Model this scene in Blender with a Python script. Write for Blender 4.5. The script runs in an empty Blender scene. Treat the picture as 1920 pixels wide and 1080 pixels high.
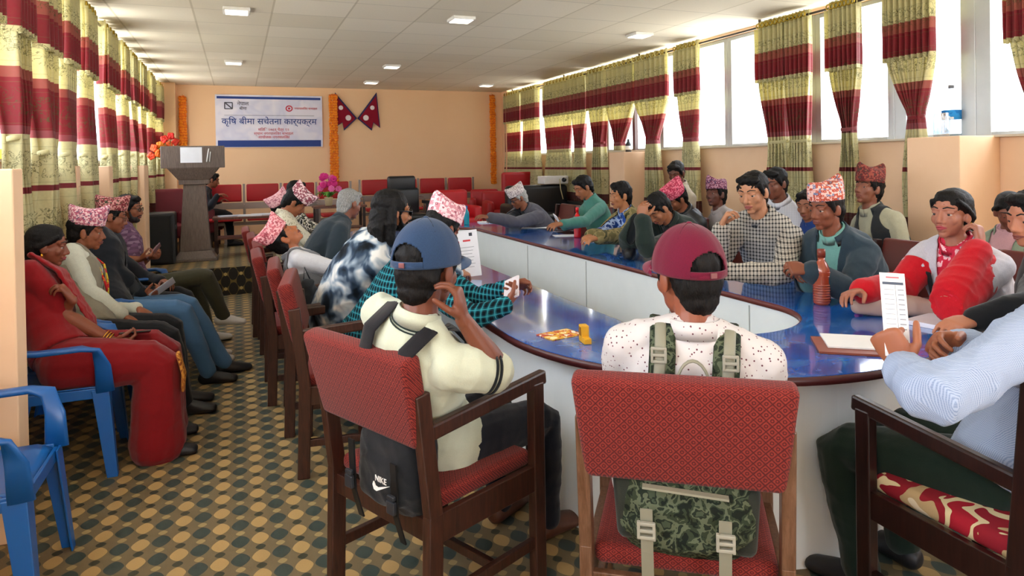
import bpy, math, random
import numpy as np
from math import sin, cos, radians, pi, sqrt, atan2
from mathutils import Vector, Matrix, noise as mnoise

# ---------------------------------------------------------------- camera, sky, exposure
SC = bpy.context.scene
COL = SC.collection
F, PPX, PPY, HC = 1280., 960., 318., 1.52
_y, _p, _r = radians(21.9), radians(-0.6), radians(1.0)
c_f = Vector((sin(_y)*cos(_p), cos(_y)*cos(_p), sin(_p)))
_rt = Vector((cos(_y), -sin(_y), 0)); _up = _rt.cross(c_f)
c_r = _rt*cos(_r) - _up*sin(_r); c_u = c_r.cross(c_f)
CAM = Vector((0, 0, HC))
cd = bpy.data.cameras.new('camera'); cam = bpy.data.objects.new('camera', cd); COL.objects.link(cam)
cd.sensor_width = 36; cd.lens = 36*F/1920; cd.shift_x = 0; cd.shift_y = -(540-PPY)/1920
cd.clip_start = 0.05; cd.clip_end = 300
cam.matrix_world = Matrix((( c_r.x, c_u.x, -c_f.x, 0), (c_r.y, c_u.y, -c_f.y, 0), (c_r.z, c_u.z, -c_f.z, HC), (0, 0, 0, 1)))
SC.camera = cam
W = bpy.data.worlds.new('sky'); SC.world = W; W.use_nodes = True
_n = W.node_tree.nodes; _l = W.node_tree.links; _n.clear()
_o = _n.new('ShaderNodeOutputWorld'); _b = _n.new('ShaderNodeBackground'); _cr = _n.new('ShaderNodeValToRGB')
_tc = _n.new('ShaderNodeTexCoord'); _sx = _n.new('ShaderNodeSeparateXYZ'); _mr = _n.new('ShaderNodeMapRange')
_mr.inputs[1].default_value = -1; _mr.inputs[2].default_value = 1
_l.new(_tc.outputs['Generated'], _sx.inputs[0]); _l.new(_sx.outputs['Z'], _mr.inputs[0]); _l.new(_mr.outputs[0], _cr.inputs[0]); _l.new(_cr.outputs[0], _b.inputs[0]); _l.new(_b.outputs[0], _o.inputs[0])
_e = _cr.color_ramp.elements
_e[0].position = 0.0; _e[0].color = (1.2, 1.2, 1.15, 1); _e[1].position = 1.0; _e[1].color = (.94, 1.03, 1.16, 1)
for _q, _c in ((.46, (1.2, 1.2, 1.12, 1)), (.505, (.97, 1.02, 1.09, 1))):
    _k = _e.new(_q); _k.color = _c
_b.inputs[1].default_value = 2.6
SC.view_settings.view_transform = 'Standard'; SC.view_settings.look = 'None'
SC.view_settings.gamma = 1; SC.view_settings.use_curve_mapping = False
SC.view_settings.exposure = 1.74
SC.cycles.max_bounces = 8; SC.cycles.diffuse_bounces = 5; SC.cycles.transparent_max_bounces = 12
SC.cycles.sample_clamp_indirect = 6

def at(px, py, z=None, d=None, X=None, Y=None):
    r = c_f + c_r*((px-PPX)/F) + c_u*((PPY-py)/F)
    if z is not None: t = (z-HC)/r.z
    elif X is not None: t = X/r.x
    elif Y is not None: t = Y/r.y
    else: t = d
    return CAM + r*t

# ---------------------------------------------------------------- materials
MATS = {}
def rgb(h):
    h = h.lstrip('#'); v = [int(h[i:i+2], 16)/255 for i in (0, 2, 4)]
    return tuple([(c/12.92 if c <= .04045 else ((c+.055)/1.055)**2.4) for c in v] + [1])
class NT:
    def __init__(s, name):
        s.m = bpy.data.materials.new(name); s.m.use_nodes = True
        s.t = s.m.node_tree; s.t.nodes.clear()
        s.out = s.t.nodes.new('ShaderNodeOutputMaterial'); s.p = s.t.nodes.new('ShaderNodeBsdfPrincipled')
        s.t.links.new(s.p.outputs[0], s.out.inputs[0])
    def n(s, typ, **kw):
        nd = s.t.nodes.new(typ)
        for k, v in kw.items(): setattr(nd, k, v)
        return nd
    def put(s, sock, v):
        if v is None: return
        if isinstance(v, bpy.types.NodeSocket): s.t.links.new(v, sock)
        elif isinstance(v, str): sock.default_value = rgb(v)
        else: sock.default_value = v
    def coord(s, which='Object'):
        return s.n('ShaderNodeTexCoord').outputs[which]
    def mapping(s, vec, scale=(1,1,1), loc=(0,0,0), rot=(0,0,0)):
        m = s.n('ShaderNodeMapping'); s.put(m.inputs[0], vec); m.inputs[1].default_value = loc; m.inputs[2].default_value = rot; m.inputs[3].default_value = scale
        return m.outputs[0]
    def sep(s, vec):
        m = s.n('ShaderNodeSeparateXYZ'); s.put(m.inputs[0], vec); return m.outputs
    def comb(s, x=0, y=0, z=0):
        m = s.n('ShaderNodeCombineXYZ')
        for i, v in enumerate((x, y, z)): s.put(m.inputs[i], v)
        return m.outputs[0]
    def math(s, op, a, b=None, c=None):
        m = s.n('ShaderNodeMath', operation=op)
        s.put(m.inputs[0], a)
        if b is not None: s.put(m.inputs[1], b)
        if c is not None: s.put(m.inputs[2], c)
        return m.outputs[0]
    def noise(s, vec, scale=5, detail=2, rough=.5, dist=0):
        m = s.n('ShaderNodeTexNoise'); s.put(m.inputs['Vector'], vec); m.inputs['Scale'].default_value = scale
        m.inputs['Detail'].default_value = detail; m.inputs['Roughness'].default_value = rough; m.inputs['Distortion'].default_value = dist
        return m.outputs['Fac']
    def vor(s, vec, scale=5, out='Distance', feat='F1'):
        m = s.n('ShaderNodeTexVoronoi', feature=feat); s.put(m.inputs['Vector'], vec); m.inputs['Scale'].default_value = scale
        return m.outputs[out]
    def ramp(s, fac, stops, mode='LINEAR'):
        m = s.n('ShaderNodeValToRGB'); s.put(m.inputs[0], fac); cr = m.color_ramp; cr.interpolation = mode
        while len(cr.elements) > 1: cr.elements.remove(cr.elements[-1])
        cr.elements[0].position = stops[0][0]; cr.elements[0].color = rgb(stops[0][1])
        for q, c in stops[1:]:
            e = cr.elements.new(q); e.color = rgb(c)
        return m.outputs[0]
    def mix(s, fac, a, b, mode='MIX'):
        m = s.n('ShaderNodeMix', data_type='RGBA', blend_type=mode)
        s.put(m.inputs[0], fac); s.put(m.inputs[6], a); s.put(m.inputs[7], b); return m.outputs[2]
    def bump(s, h, strength=.3, dist=.005):
        m = s.n('ShaderNodeBump'); m.inputs['Strength'].default_value = strength; m.inputs['Distance'].default_value = dist
        s.put(m.inputs['Height'], h); s.t.links.new(m.outputs[0], s.p.inputs['Normal'])
    def fin(s, col, rough=.6, metal=0, spec=.5, **kw):
        s.put(s.p.inputs['Base Color'], col); s.put(s.p.inputs['Roughness'], rough)
        s.p.inputs['Metallic'].default_value = metal; s.p.inputs['Specular IOR Level'].default_value = spec
        for k, v in kw.items(): s.put(s.p.inputs[k.replace('_', ' ')], v)
        return s.m
def memo(fn):
    def g(*a, **k):
        key = (fn.__name__, a, tuple(sorted(k.items())))
        if key not in MATS: MATS[key] = fn(*a, **k)
        return MATS[key]
    return g
@memo
def plain(col, rough=.6, metal=0, spec=.5, var=.08):
    t = NT('paint_'+col.lstrip('#')); c = t.coord(); n = t.noise(c, 9, 3)
    col2 = t.mix(t.math('MULTIPLY', n, var*2), col, '#000000')
    return t.fin(col2, rough, metal, spec)
@memo
def cloth(col, col2=None, scale=260, rough=.9, bump=.25, sheen=0.15):
    t = NT('cloth_'+col.lstrip('#')); c = t.coord(); n = t.noise(c, scale, 2); m = t.noise(c, 12, 3)
    k = t.mix(t.math('MULTIPLY', n, .35), col, col2 or '#101010')
    k = t.mix(t.math('MULTIPLY', m, .12), k, '#000000')
    t.bump(n, bump, .002)
    return t.fin(k, rough, spec=.2, Sheen_Weight=sheen)
@memo
def skin_mat(col, red='#8a3f2e'):
    t = NT('skin_'+col.lstrip('#')); c = t.coord(); n = t.noise(c, 14, 4); f = t.noise(c, 180, 2)
    k = t.mix(t.math('MULTIPLY', n, .30), col, red)
    t.bump(f, .12, .001)
    return t.fin(k, .48, spec=.45, Subsurface_Weight=.08, Subsurface_Scale=.01)
@memo
def hair_mat(col='#0c0a0a', grey=0):
    t = NT('hair_'+col.lstrip('#')); c = t.mapping(t.coord(), (90, 90, 14)); n = t.noise(c, 3, 3, .6)
    k = t.ramp(n, [(.35, col), (.85, '#120f0e' if not grey else '#c9c8c4')])
    t.bump(n, .7, .006)
    return t.fin(k, .55, spec=.2)
@memo
def wood(col='#42241a', col2='#26140e', rough=.38, axis=2, scale=6):
    t = NT('wood_'+col.lstrip('#')); sc = [16, 16, 16]; sc[axis] = 1.6
    c = t.mapping(t.coord(), tuple(sc)); n = t.noise(c, scale, 4, .6, .6)
    k = t.ramp(n, [(.3, col2), (.65, col)])
    t.bump(n, .12, .002)
    return t.fin(k, rough, spec=.5)
@memo
def glassm(col='#ffffff', tr=.9, rough=.03):
    # thin architectural pane: mostly straight-through with a glossy surface
    t = NT('glass_'+col.lstrip('#')); a = t.n('ShaderNodeBsdfTransparent'); a.inputs[0].default_value = rgb(col)
    g = t.n('ShaderNodeBsdfGlossy'); g.inputs['Roughness'].default_value = rough
    m = t.n('ShaderNodeMixShader'); m.inputs[0].default_value = 1-tr
    t.t.links.new(a.outputs[0], m.inputs[1]); t.t.links.new(g.outputs[0], m.inputs[2]); t.t.links.new(m.outputs[0], t.out.inputs[0])
    return t.m
@memo
def plaid(a, b, c3, s1=14, ax=(1, 0, 1), w=.5, soft=.04, thin=None):
    """woven check of stripes along the garment's own axes"""
    t = NT('plaid_'+a.lstrip('#')); c = t.coord(); n = t.noise(c, 30, 2)
    s = t.sep(c)
    def stripe(o, per, ww, ph=0):
        f = t.math('FRACT', t.math('ADD', t.math('MULTIPLY', o, per), ph+50))
        return t.math('LESS_THAN', f, ww)
    hx = t.math('ADD', s[0], t.math('MULTIPLY', s[1], .8))
    A = stripe(hx, s1, w); B = stripe(s[2], s1, w)
    k = t.mix(t.math('MULTIPLY', A, .75), a, b); k = t.mix(t.math('MULTIPLY', B, .65), k, b)
    k = t.mix(t.math('MULTIPLY', t.math('MULTIPLY', A, B), .9), k, c3)
    if thin:
        T = t.math('MAXIMUM', stripe(hx, s1, .08, .3), stripe(s[2], s1, .08, .3)); k = t.mix(T, k, thin)
    k = t.mix(t.math('MULTIPLY', n, .15), k, '#000000'); t.bump(t.noise(c, 250, 1), .2, .002)
    return t.fin(k, .9, spec=.15)
@memo
def fine_check(a, b, per=160):
    t = NT('fine_check_'+a.lstrip('#')); c = t.coord(); s = t.sep(c)
    A = t.math('LESS_THAN', t.math('FRACT', t.math('ADD', t.math('MULTIPLY', t.math('ADD', s[0], s[1]), per), 500.)), .45)
    B = t.math('LESS_THAN', t.math('FRACT', t.math('ADD', t.math('MULTIPLY', s[2], per), 500.)), .3)
    k = t.mix(t.math('MULTIPLY', A, .55), a, b); k = t.mix(t.math('MULTIPLY', B, .4), k, a)
    k = t.mix(t.math('MULTIPLY', t.noise(c, 10, 3), .12), k, '#4a5568')
    return t.fin(k, .85, spec=.2)
@memo
def dhaka(a='#e7b9bd', b='#a3404f', c3='#3a2a35', sc=1.0, mixv=.5):
    """small woven motifs of a dhaka cloth hat"""
    t = NT('woven_'+a.lstrip('#')+b.lstrip('#')); c = t.coord(); s = t.sep(c)
    ang = t.math('ADD', s[0], s[1])
    v = t.comb(t.math('MULTIPLY', ang, 60*sc), t.math('MULTIPLY', t.math('SUBTRACT', s[0], s[1]), 60*sc), t.math('MULTIPLY', s[2], 95*sc))
    vv = t.n('ShaderNodeTexVoronoi', distance='MANHATTAN'); t.put(vv.inputs['Vector'], v); vv.inputs['Scale'].default_value = 1; vv.inputs['Randomness'].default_value = .35
    r = t.sep(vv.outputs['Color'])[0]
    k = t.mix(t.math('GREATER_THAN', r, 1-mixv), a, b)
    k = t.mix(t.math('GREATER_THAN', t.sep(vv.outputs['Color'])[1], .84), k, c3)
    k = t.mix(t.math('LESS_THAN', vv.outputs['Distance'], .28), k, a)
    zs = t.math('LESS_THAN', t.math('FRACT', t.math('ADD', t.math('MULTIPLY', s[2], 30*sc), 10.)), .12)
    k = t.mix(t.math('MULTIPLY', zs, .5), k, b)
    t.bump(vv.outputs['Distance'], .15, .002)
    return t.fin(k, .9, spec=.15)
@memo
def blotch(cols, scale=9, sharp=1, stretch=(1, 1, 1), rough=.85, detail=2):
    t = NT('blotch_'+cols[0].lstrip('#')); c = t.mapping(t.coord(), stretch); n = t.noise(c, scale, detail, .5, .4)
    m = len(cols); st = [(.30+.42*i/m, cols[i]) for i in range(m)]
    k = t.ramp(n, st, 'CONSTANT' if sharp else 'LINEAR')
    t.bump(t.noise(c, 200, 1), .2, .002)
    return t.fin(k, rough, spec=.2)
@memo
def speckle(base, dot, scale=60, size=.22, rough=.9):
    t = NT('speckle_'+base.lstrip('#')); c = t.coord()
    v = t.vor(c, scale); k = t.mix(t.math('LESS_THAN', v, size), base, dot)
    k = t.mix(t.math('MULTIPLY', t.noise(c, 12, 3), .14), k, '#303030')
    return t.fin(k, rough, spec=.2)
@memo
def chair_fabric(a='#97392f', b='#601f1c', c3='#3a1015', per=34.):
    """red upholstery woven with a lattice of diamonds, a small ring in each"""
    t = NT('red_diamond_upholstery'); c = t.coord(); s = t.sep(c)
    u = t.math('MULTIPLY', s[0], per); v = t.math('MULTIPLY', t.math('ADD', s[2], s[1]), per*1.25)
    p = t.math('ADD', t.math('ADD', u, v), 100.); q = t.math('ADD', t.math('SUBTRACT', u, v), 100.)
    fp = t.math('SUBTRACT', t.math('FRACT', p), .5); fq = t.math('SUBTRACT', t.math('FRACT', q), .5)
    line = t.math('GREATER_THAN', t.math('MAXIMUM', t.math('ABSOLUTE', fp), t.math('ABSOLUTE', fq)), .42)
    r = t.math('SQRT', t.math('ADD', t.math('MULTIPLY', fp, fp), t.math('MULTIPLY', fq, fq)))
    ring = t.math('LESS_THAN', t.math('ABSOLUTE', t.math('SUBTRACT', r, .19)), .07)
    k = t.mix(t.noise(c, 160, 2), a, b); k = t.mix(t.math('MULTIPLY', line, .75), k, c3); k = t.mix(t.math('MULTIPLY', ring, .75), k, c3)
    t.bump(t.noise(c, 300, 2), .3, .002)
    return t.fin(k, .88, spec=.15, Sheen_Weight=.1)

# ---------------------------------------------------------------- mesh tools
def V(*a): return np.array(a, float)
def unit(v):
    v = np.array(v, float); n = np.linalg.norm(v); return v/n if n > 1e-9 else V(0, 0, 1)
def frame(t, hint):
    t = unit(t); r = np.cross(t, hint)
    if np.linalg.norm(r) < 1e-6: r = np.cross(t, V(1, 0, .01))
    r = unit(r); f = np.cross(r, t)
    return r, f
class MB:
    """collects closed shapes; build() links them as one mesh object"""
    def __init__(s): s.v = []; s.f = []; s.n = 0; s.mi = []; s.cm = 0
    def add(s, vs, fs):
        vs = np.asarray(vs, float); s.v.append(vs); s.f += [tuple(i+s.n for i in q) for q in fs]; s.mi += [s.cm]*len(fs); s.n += len(vs); return s
    def box(s, c, size, rot=None, taper=1.0):
        x, y, z = [q/2 for q in size]
        vs = np.array([(-x,-y,-z),(x,-y,-z),(x,y,-z),(-x,y,-z),(-x*taper,-y*taper,z),(x*taper,-y*taper,z),(x*taper,y*taper,z),(-x*taper,y*taper,z)])
        if rot is not None: vs = vs @ np.array(rot).T
        return s.add(vs+np.array(c), [(0,3,2,1),(4,5,6,7),(0,1,5,4),(1,2,6,5),(2,3,7,6),(3,0,4,7)])
    def bar(s, a, b, w, h, hint=(0,0,1)):
        a = np.array(a, float); b = np.array(b, float); t = b-a; L = np.linalg.norm(t); r, f = frame(t, np.array(hint, float))
        R_ = np.stack([r, f, unit(t)], 1); return s.box((a+b)/2, (w, h, L), R_)
    def ell(s, c, r, rot=None, seg=16, rings=10):
        vs = [(0, 0, 1)]
        for i in range(1, rings):
            a = pi*i/rings
            for j in range(seg):
                b = 2*pi*j/seg; vs.append((sin(a)*cos(b), sin(a)*sin(b), cos(a)))
        vs.append((0, 0, -1)); vs = np.array(vs)*np.array(r)
        if rot is not None: vs = vs @ np.array(rot).T
        fs = [(0, 1+j, 1+(j+1) % seg) for j in range(seg)]
        for i in range(rings-2):
            o = 1+i*seg
            fs += [(o+j, o+seg+j, o+seg+(j+1) % seg, o+(j+1) % seg) for j in range(seg)]
        o = 1+(rings-2)*seg; e = len(vs)-1
        fs += [(o+j, e, o+(j+1) % seg) for j in range(seg)]
        return s.add(vs+np.array(c), fs)
    def loft(s, rings, cap=True, closed=False):
        n = len(rings[0]); m = len(rings); vs = np.concatenate(rings); fs = []
        for i in range(m-1+(1 if closed else 0)):
            a = i*n; b = ((i+1) % m)*n
            fs += [(a+j, a+(j+1) % n, b+(j+1) % n, b+j) for j in range(n)]
        if cap and not closed:
            fs.append(tuple(range(n-1, -1, -1))); fs.append(tuple((m-1)*n+j for j in range(n)))
        return s.add(vs, fs)
    def tube(s, pts, rads, seg=14, hint=(0, 1, 0), round_ends=True, exp=2.0):
        """pts: centres; rads: radius or (rx, ry); rx runs along frame right, ry along frame forward"""
        P = [np.array(p, float) for p in pts]; n = len(P)
        R_ = [(q, q) if not hasattr(q, '__len__') else q for q in rads]
        rings = []; hint = np.array(hint, float)
        def ring(c, r, f, rx, ry):
            a = np.arange(seg)*2*pi/seg; ca, sa = np.cos(a), np.sin(a)
            if exp != 2.0:
                ca = np.sign(ca)*np.abs(ca)**(2/exp); sa = np.sign(sa)*np.abs(sa)**(2/exp)
            return c + np.outer(ca*rx, r) + np.outer(sa*ry, f)
        for i in range(n):
            t = P[min(i+1, n-1)]-P[max(i-1, 0)]; r, f = frame(t, hint)
            if i == 0 and round_ends:
                tt = unit(P[1]-P[0]); m_ = min(R_[0])
                for k in (.92, .7, .38): rings.append(ring(P[0]-tt*m_*k, r, f, R_[0][0]*sqrt(1-k*k), R_[0][1]*sqrt(1-k*k)))
            rings.append(ring(P[i], r, f, *R_[i]))
            if i == n-1 and round_ends:
                tt = unit(P[-1]-P[-2]); m_ = min(R_[-1])
                for k in (.38, .7, .92): rings.append(ring(P[-1]+tt*m_*k, r, f, R_[-1][0]*sqrt(1-k*k), R_[-1][1]*sqrt(1-k*k)))
        return s.loft(rings)
    def lathe(s, prof, c=(0, 0, 0), seg=24):
        a = np.arange(seg)*2*pi/seg
        return s.loft([np.stack([r*np.cos(a)+c[0], r*np.sin(a)+c[1], np.full(seg, z+c[2])], 1) for r, z in prof])
    def xf(s, M, start=0):
        M = np.array(M); s.v = [v @ M[:3, :3].T + M[:3, 3] for v in s.v]; return s
    def mesh(s, name):
        me = bpy.data.meshes.new(name); v = np.concatenate(s.v)
        me.from_pydata(v.tolist(), [], s.f); me.update()
        return me
    def build(s, name, mat, parent=None, smooth=False, bevel=0, seg=2, loc=None, M=None, sub=0, solid=0):
        me = s.mesh(name); return link(name, me, mat, parent, smooth, bevel, seg, loc, M, sub, solid, s.mi)
def link(name, me, mat, parent=None, smooth=False, bevel=0, seg=2, loc=None, M=None, sub=0, solid=0, mi=None):
    o = bpy.data.objects.new(name, me); COL.objects.link(o)
    if isinstance(mat, (list, tuple)):
        for m_ in mat: me.materials.append(m_)
        if mi: me.polygons.foreach_set('material_index', mi)
    elif mat: me.materials.append(mat)
    if smooth: me.polygons.foreach_set('use_smooth', [True]*len(me.polygons))
    if parent: o.parent = parent
    if loc is not None: o.location = loc
    if M is not None: o.matrix_local = Matrix(M)
    if solid:
        b = o.modifiers.new('s', 'SOLIDIFY'); b.thickness = solid; b.offset = 0
    if bevel:
        b = o.modifiers.new('b', 'BEVEL'); b.width = bevel; b.segments = seg; b.limit_method = 'ANGLE'; b.angle_limit = radians(35)
    if sub:
        b = o.modifiers.new('u', 'SUBSURF'); b.levels = sub; b.render_levels = sub
    return o
TMPC = None
def remesh(mb, voxel, iters=3, fold=0, fseed=0, fscale=9., cut=None):
    """fuse the overlapping shapes of mb into one continuous skin"""
    me = mb.mesh('tmp'); o = bpy.data.objects.new('tmp', me); COL.objects.link(o)
    r = o.modifiers.new('r', 'REMESH'); r.mode = 'VOXEL'; r.voxel_size = voxel; r.use_smooth_shade = True
    if iters:
        m = o.modifiers.new('m', 'SMOOTH'); m.factor = .5; m.iterations = iters
    dg = bpy.context.evaluated_depsgraph_get(); out = bpy.data.meshes.new_from_object(o.evaluated_get(dg))
    bpy.data.objects.remove(o); bpy.data.meshes.remove(me)
    n = len(out.vertices)
    if fold:
        co = np.empty(n*3); out.vertices.foreach_get('co', co); co = co.reshape(-1, 3)
        no = np.empty(n*3); out.vertices.foreach_get('normal', no); no = no.reshape(-1, 3)
        rs = np.random.RandomState(fseed+7); h = np.zeros(n)
        for k in range(7):
            d = rs.normal(size=3); d /= np.linalg.norm(d); fr = fscale*(1+k*.55)
            w = rs.normal(size=3); w /= np.linalg.norm(w)
            ph = co @ d*fr*2*pi*.5 + 1.7*np.sin(co @ w*fr*1.3+k) + rs.rand()*6
            h += (1-np.abs(np.sin(ph*.5)))**2/(1+k*.45)
        h = (h-h.mean()); co += no*h[:, None]*fold
        out.vertices.foreach_set('co', co.reshape(-1)); out.update()
    if cut is not None:
        import bmesh
        bm = bmesh.new(); bm.from_mesh(out)
        dead = [f for f in bm.faces if cut(f.calc_center_median())]
        bmesh.ops.delete(bm, geom=dead, context='FACES')
        bv = [(v, [e.other_vert(v) for e in v.link_edges if e.is_boundary]) for v in bm.verts if v.is_boundary]
        for _ in range(10):
            new = [(v, (v.co*2+sum((q.co for q in nb), Vector()))/(2+len(nb))) for v, nb in bv]
            for v, c_ in new: v.co = c_
        bm.to_mesh(out); bm.free()
    return out
# ---------------------------------------------------------------- naming
def tag(o, label=None, cat=None, group=None, kind=None):
    if label: o['label'] = label
    if cat: o['category'] = cat
    if group: o['group'] = group
    if kind: o['kind'] = kind
    return o
def thing(name, label, cat, loc=(0, 0, 0), rz=0, group=None):
    o = bpy.data.objects.new(name, None); o.empty_display_size = .1; COL.objects.link(o); o.location = loc; o.rotation_euler = (0, 0, rz)
    return tag(o, label, cat, group)
def dup(root, loc, rz, label, group=None, top=True):
    r = root.copy(); COL.objects.link(r)
    if top:
        r.location = loc; r.rotation_euler = (0, 0, rz); r['label'] = label
        if group: r['group'] = group
    for ch in list(root.children):
        c = ch.copy(); COL.objects.link(c); c.parent = r
        for g in ch.children:
            d = g.copy(); COL.objects.link(d); d.parent = c
    return r
def struct(o): o['kind'] = 'structure'; return o
def text_mesh(name, s, size, mat, parent, M, extr=.001, align='CENTER', off=0.):
    cu = bpy.data.curves.new('t', 'FONT'); cu.body = s; cu.size = size; cu.align_x = align; cu.align_y = 'CENTER'; cu.extrude = extr; cu.offset = off
    o = bpy.data.objects.new('t', cu); COL.objects.link(o); dg = bpy.context.evaluated_depsgraph_get()
    me = bpy.data.meshes.new_from_object(o.evaluated_get(dg)); bpy.data.objects.remove(o); bpy.data.curves.remove(cu)
    return link(name, me, mat, parent, M=M)
# ---------------------------------------------------------------- the room
XL, XR, YB, YF, ZC, ZS = -1.32, 5.02, 12.5, -2.4, 2.9, 1.64
wallm = None
def wall_mat():
    t = NT('peach_wall_paint'); c = t.coord(); n = t.noise(c, 2.2, 4, .6); f = t.noise(c, 40, 3)
    k = t.mix(t.math('MULTIPLY', n, .5), '#f4cfa6', '#ecbc8c'); sp = t.math('GREATER_THAN', t.noise(c, 9, 5, .7), .735)
    k = t.mix(t.math('MULTIPLY', sp, .35), k, '#8a5a38'); t.bump(f, .1, .003)
    return t.fin(k, .75, spec=.25)
wallm = wall_mat()
def low_mat():
    t = NT('pale_pier_paint'); c = t.coord(); n = t.noise(c, 3, 4, .6)
    k = t.mix(n, '#f0cfae', '#e6bd96'); t.bump(t.noise(c, 40, 3), .1, .003)
    return t.fin(k, .7, spec=.3)
lowm = low_mat()
def carpet(riser=False):
    t = NT('oval_carpet' if not riser else 'oval_carpet_riser'); c = t.coord(); s = t.sep(c)
    px_, py_ = (.15, .138) if not riser else (.172, .175)
    u = t.math('FRACT', t.math('ADD', t.math('DIVIDE', t.math('ADD', s[0], .244), px_), 100.5)); yy = s[1] if not riser else s[2]
    v = t.math('FRACT', t.math('ADD', t.math('DIVIDE', t.math('ADD', yy, -3.045 if not riser else -.075), py_), 100.5))
    def blob(cu, cv, a, b, p=1.5):
        x = t.math('ABSOLUTE', t.math('SUBTRACT', t.math('FRACT', t.math('ADD', t.math('SUBTRACT', u, cu), 1.5)), .5))
        y = t.math('ABSOLUTE', t.math('SUBTRACT', t.math('FRACT', t.math('ADD', t.math('SUBTRACT', v, cv), 1.5)), .5))
        q = t.math('ADD', t.math('POWER', t.math('DIVIDE', x, a), p), t.math('POWER', t.math('DIVIDE', y, b), p)); return t.math('LESS_THAN', q, 1.0)
    w = t.noise(c, 420, 2); w2 = t.noise(c, 1.4, 3)
    base = t.mix(w, '#8a7a5a', '#61533d') if not riser else t.mix(w, '#7a6238', '#3c3020')
    k = t.mix(t.math('MULTIPLY', blob(0, .5, .12, .13), .7), base, '#b5a06c'); k = t.mix(blob(.5, .5, .13, .15), k, '#3c4032')
    k = t.mix(blob(.5, 0, .225, .34), k, t.mix(w, '#cfae76', '#a0834f')); k = t.mix(blob(0, 0, .235, .34), k, t.mix(w, '#465650', '#2a3533'))
    if riser:
        k = t.mix(blob(.5, .5, .3, .42, 2), t.mix(w, '#8b7440', '#54431f'), '#1c1a16'); k = t.mix(blob(0, 0, .3, .42, 2), k, '#191814'); k = t.mix(blob(0, .5, .12, .12), k, '#c2a766')
    k = t.mix(t.math('MULTIPLY', w2, .25), k, '#2f2418'); t.bump(w, .4, .003)
    return t.fin(k, .55, spec=.35)
carp = carpet()
mb = MB(); mb.box(((XL+XR)/2, (YF+YB)/2, -.05), (XR-XL+.6, YB-YF+.2, .1)); struct(mb.build('floor', carp))
mb = MB(); mb.box(((XL+XR)/2, (8.81+YB)/2+.02, .165), (XR-XL, YB-8.81, .328)); o = struct(mb.build('floor_stage', carp))
mb = MB(); mb.box(((XL+XR)/2, 8.81, .1645), (XR-XL, .03, .329)); struct(mb.build('trim_1', carpet(True)))
def ceil_mat():
    t = NT('acoustic_ceiling_tiles'); c = t.coord(); s = t.sep(c)
    fx = t.math('FRACT', t.math('ADD', t.math('DIVIDE', t.math('ADD', s[0], .335), .65), 20.)); fy = t.math('FRACT', t.math('ADD', t.math('DIVIDE', t.math('ADD', s[1], .1), .6), 20.))
    lx = t.math('GREATER_THAN', t.math('ABSOLUTE', t.math('SUBTRACT', fx, .5)), .487); ly = t.math('GREATER_THAN', t.math('ABSOLUTE', t.math('SUBTRACT', fy, .5)), .490)
    cell = t.n('ShaderNodeTexWhiteNoise'); t.put(cell.inputs['Vector'], t.comb(t.math('FLOOR', t.math('ADD', t.math('DIVIDE', t.math('ADD', s[0], .335), .65), 20.)), t.math('FLOOR', t.math('ADD', t.math('DIVIDE', t.math('ADD', s[1], .1), .6), 20.)), 0))
    k = t.mix(cell.outputs['Value'], '#f0e7d3', '#e4dac3'); k = t.mix(t.math('MULTIPLY', t.noise(c, 60, 3), .15), k, '#9a927f')
    k = t.mix(t.math('MULTIPLY', lx, .45), k, '#a89a78'); k = t.mix(t.math('MULTIPLY', ly, .4), k, '#8b8271')
    t.bump(t.math('MULTIPLY', t.math('MAXIMUM', lx, ly), -1.0), .5, .004)
    return t.fin(k, .8, spec=.3)
mb = MB(); mb.box(((XL+XR)/2, (YF+YB)/2, ZC+.05), (XR-XL+.6, YB-YF+.2, .1)); struct(mb.build('ceiling', ceil_mat()))
mb = MB(); mb.box(((XL+XR)/2, YB+.06, 1.45), (XR-XL+.6, .12, 2.9)); struct(mb.build('wall_back', wallm))
ZL = 1.575
mb = MB(); mb.box((XL-.08, (YF+YB)/2, ZL/2), (.16, YB-YF, ZL)); mb.box((XL-.08, (YF+YB)/2, 2.86), (.16, YB-YF, .08)); struct(mb.build('wall_left', lowm))
mb = MB(); mb.box((XR+.08, (YF+YB)/2, ZS/2), (.16, YB-YF, ZS)); mb.box((XR+.08, (YF+YB)/2, 2.875), (.16, YB-YF, .05)); struct(mb.build('wall_right', lowm))
# piers that stand out from the long walls below the windows
for i, (x0, x1, y0, y1, z) in enumerate([(XL, -.85, 3.34, 3.48, 1.53), (XL, -1.07, 5.71, 5.83, 1.55), (XL, -1.02, 6.72, 6.9, 1.55), (XL, -1.0, 8.9, 9.3, 1.56), (XL, -1.05, .2, .4, 1.53),
        (4.60, XR, 3.20, 3.60, 1.65), (4.62, XR, 7.62, 8.0, 1.63), (4.60, XR, -1.1, -.7, 1.65)]):
    mb = MB(); mb.box(((x0+x1)/2, (y0+y1)/2, z/2), (x1-x0, y1-y0, z)); struct(mb.build('wall_pier_%d' % (i+1), lowm, bevel=.006))
for i, (x0, x1) in enumerate(((XL, -.91), (4.83, XR))):
    mb = MB(); mb.box(((x0+x1)/2, 12.36, 1.45), (x1-x0, .28, 2.9)); struct(mb.build('wall_pier_%d' % (i+9), wallm))
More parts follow.
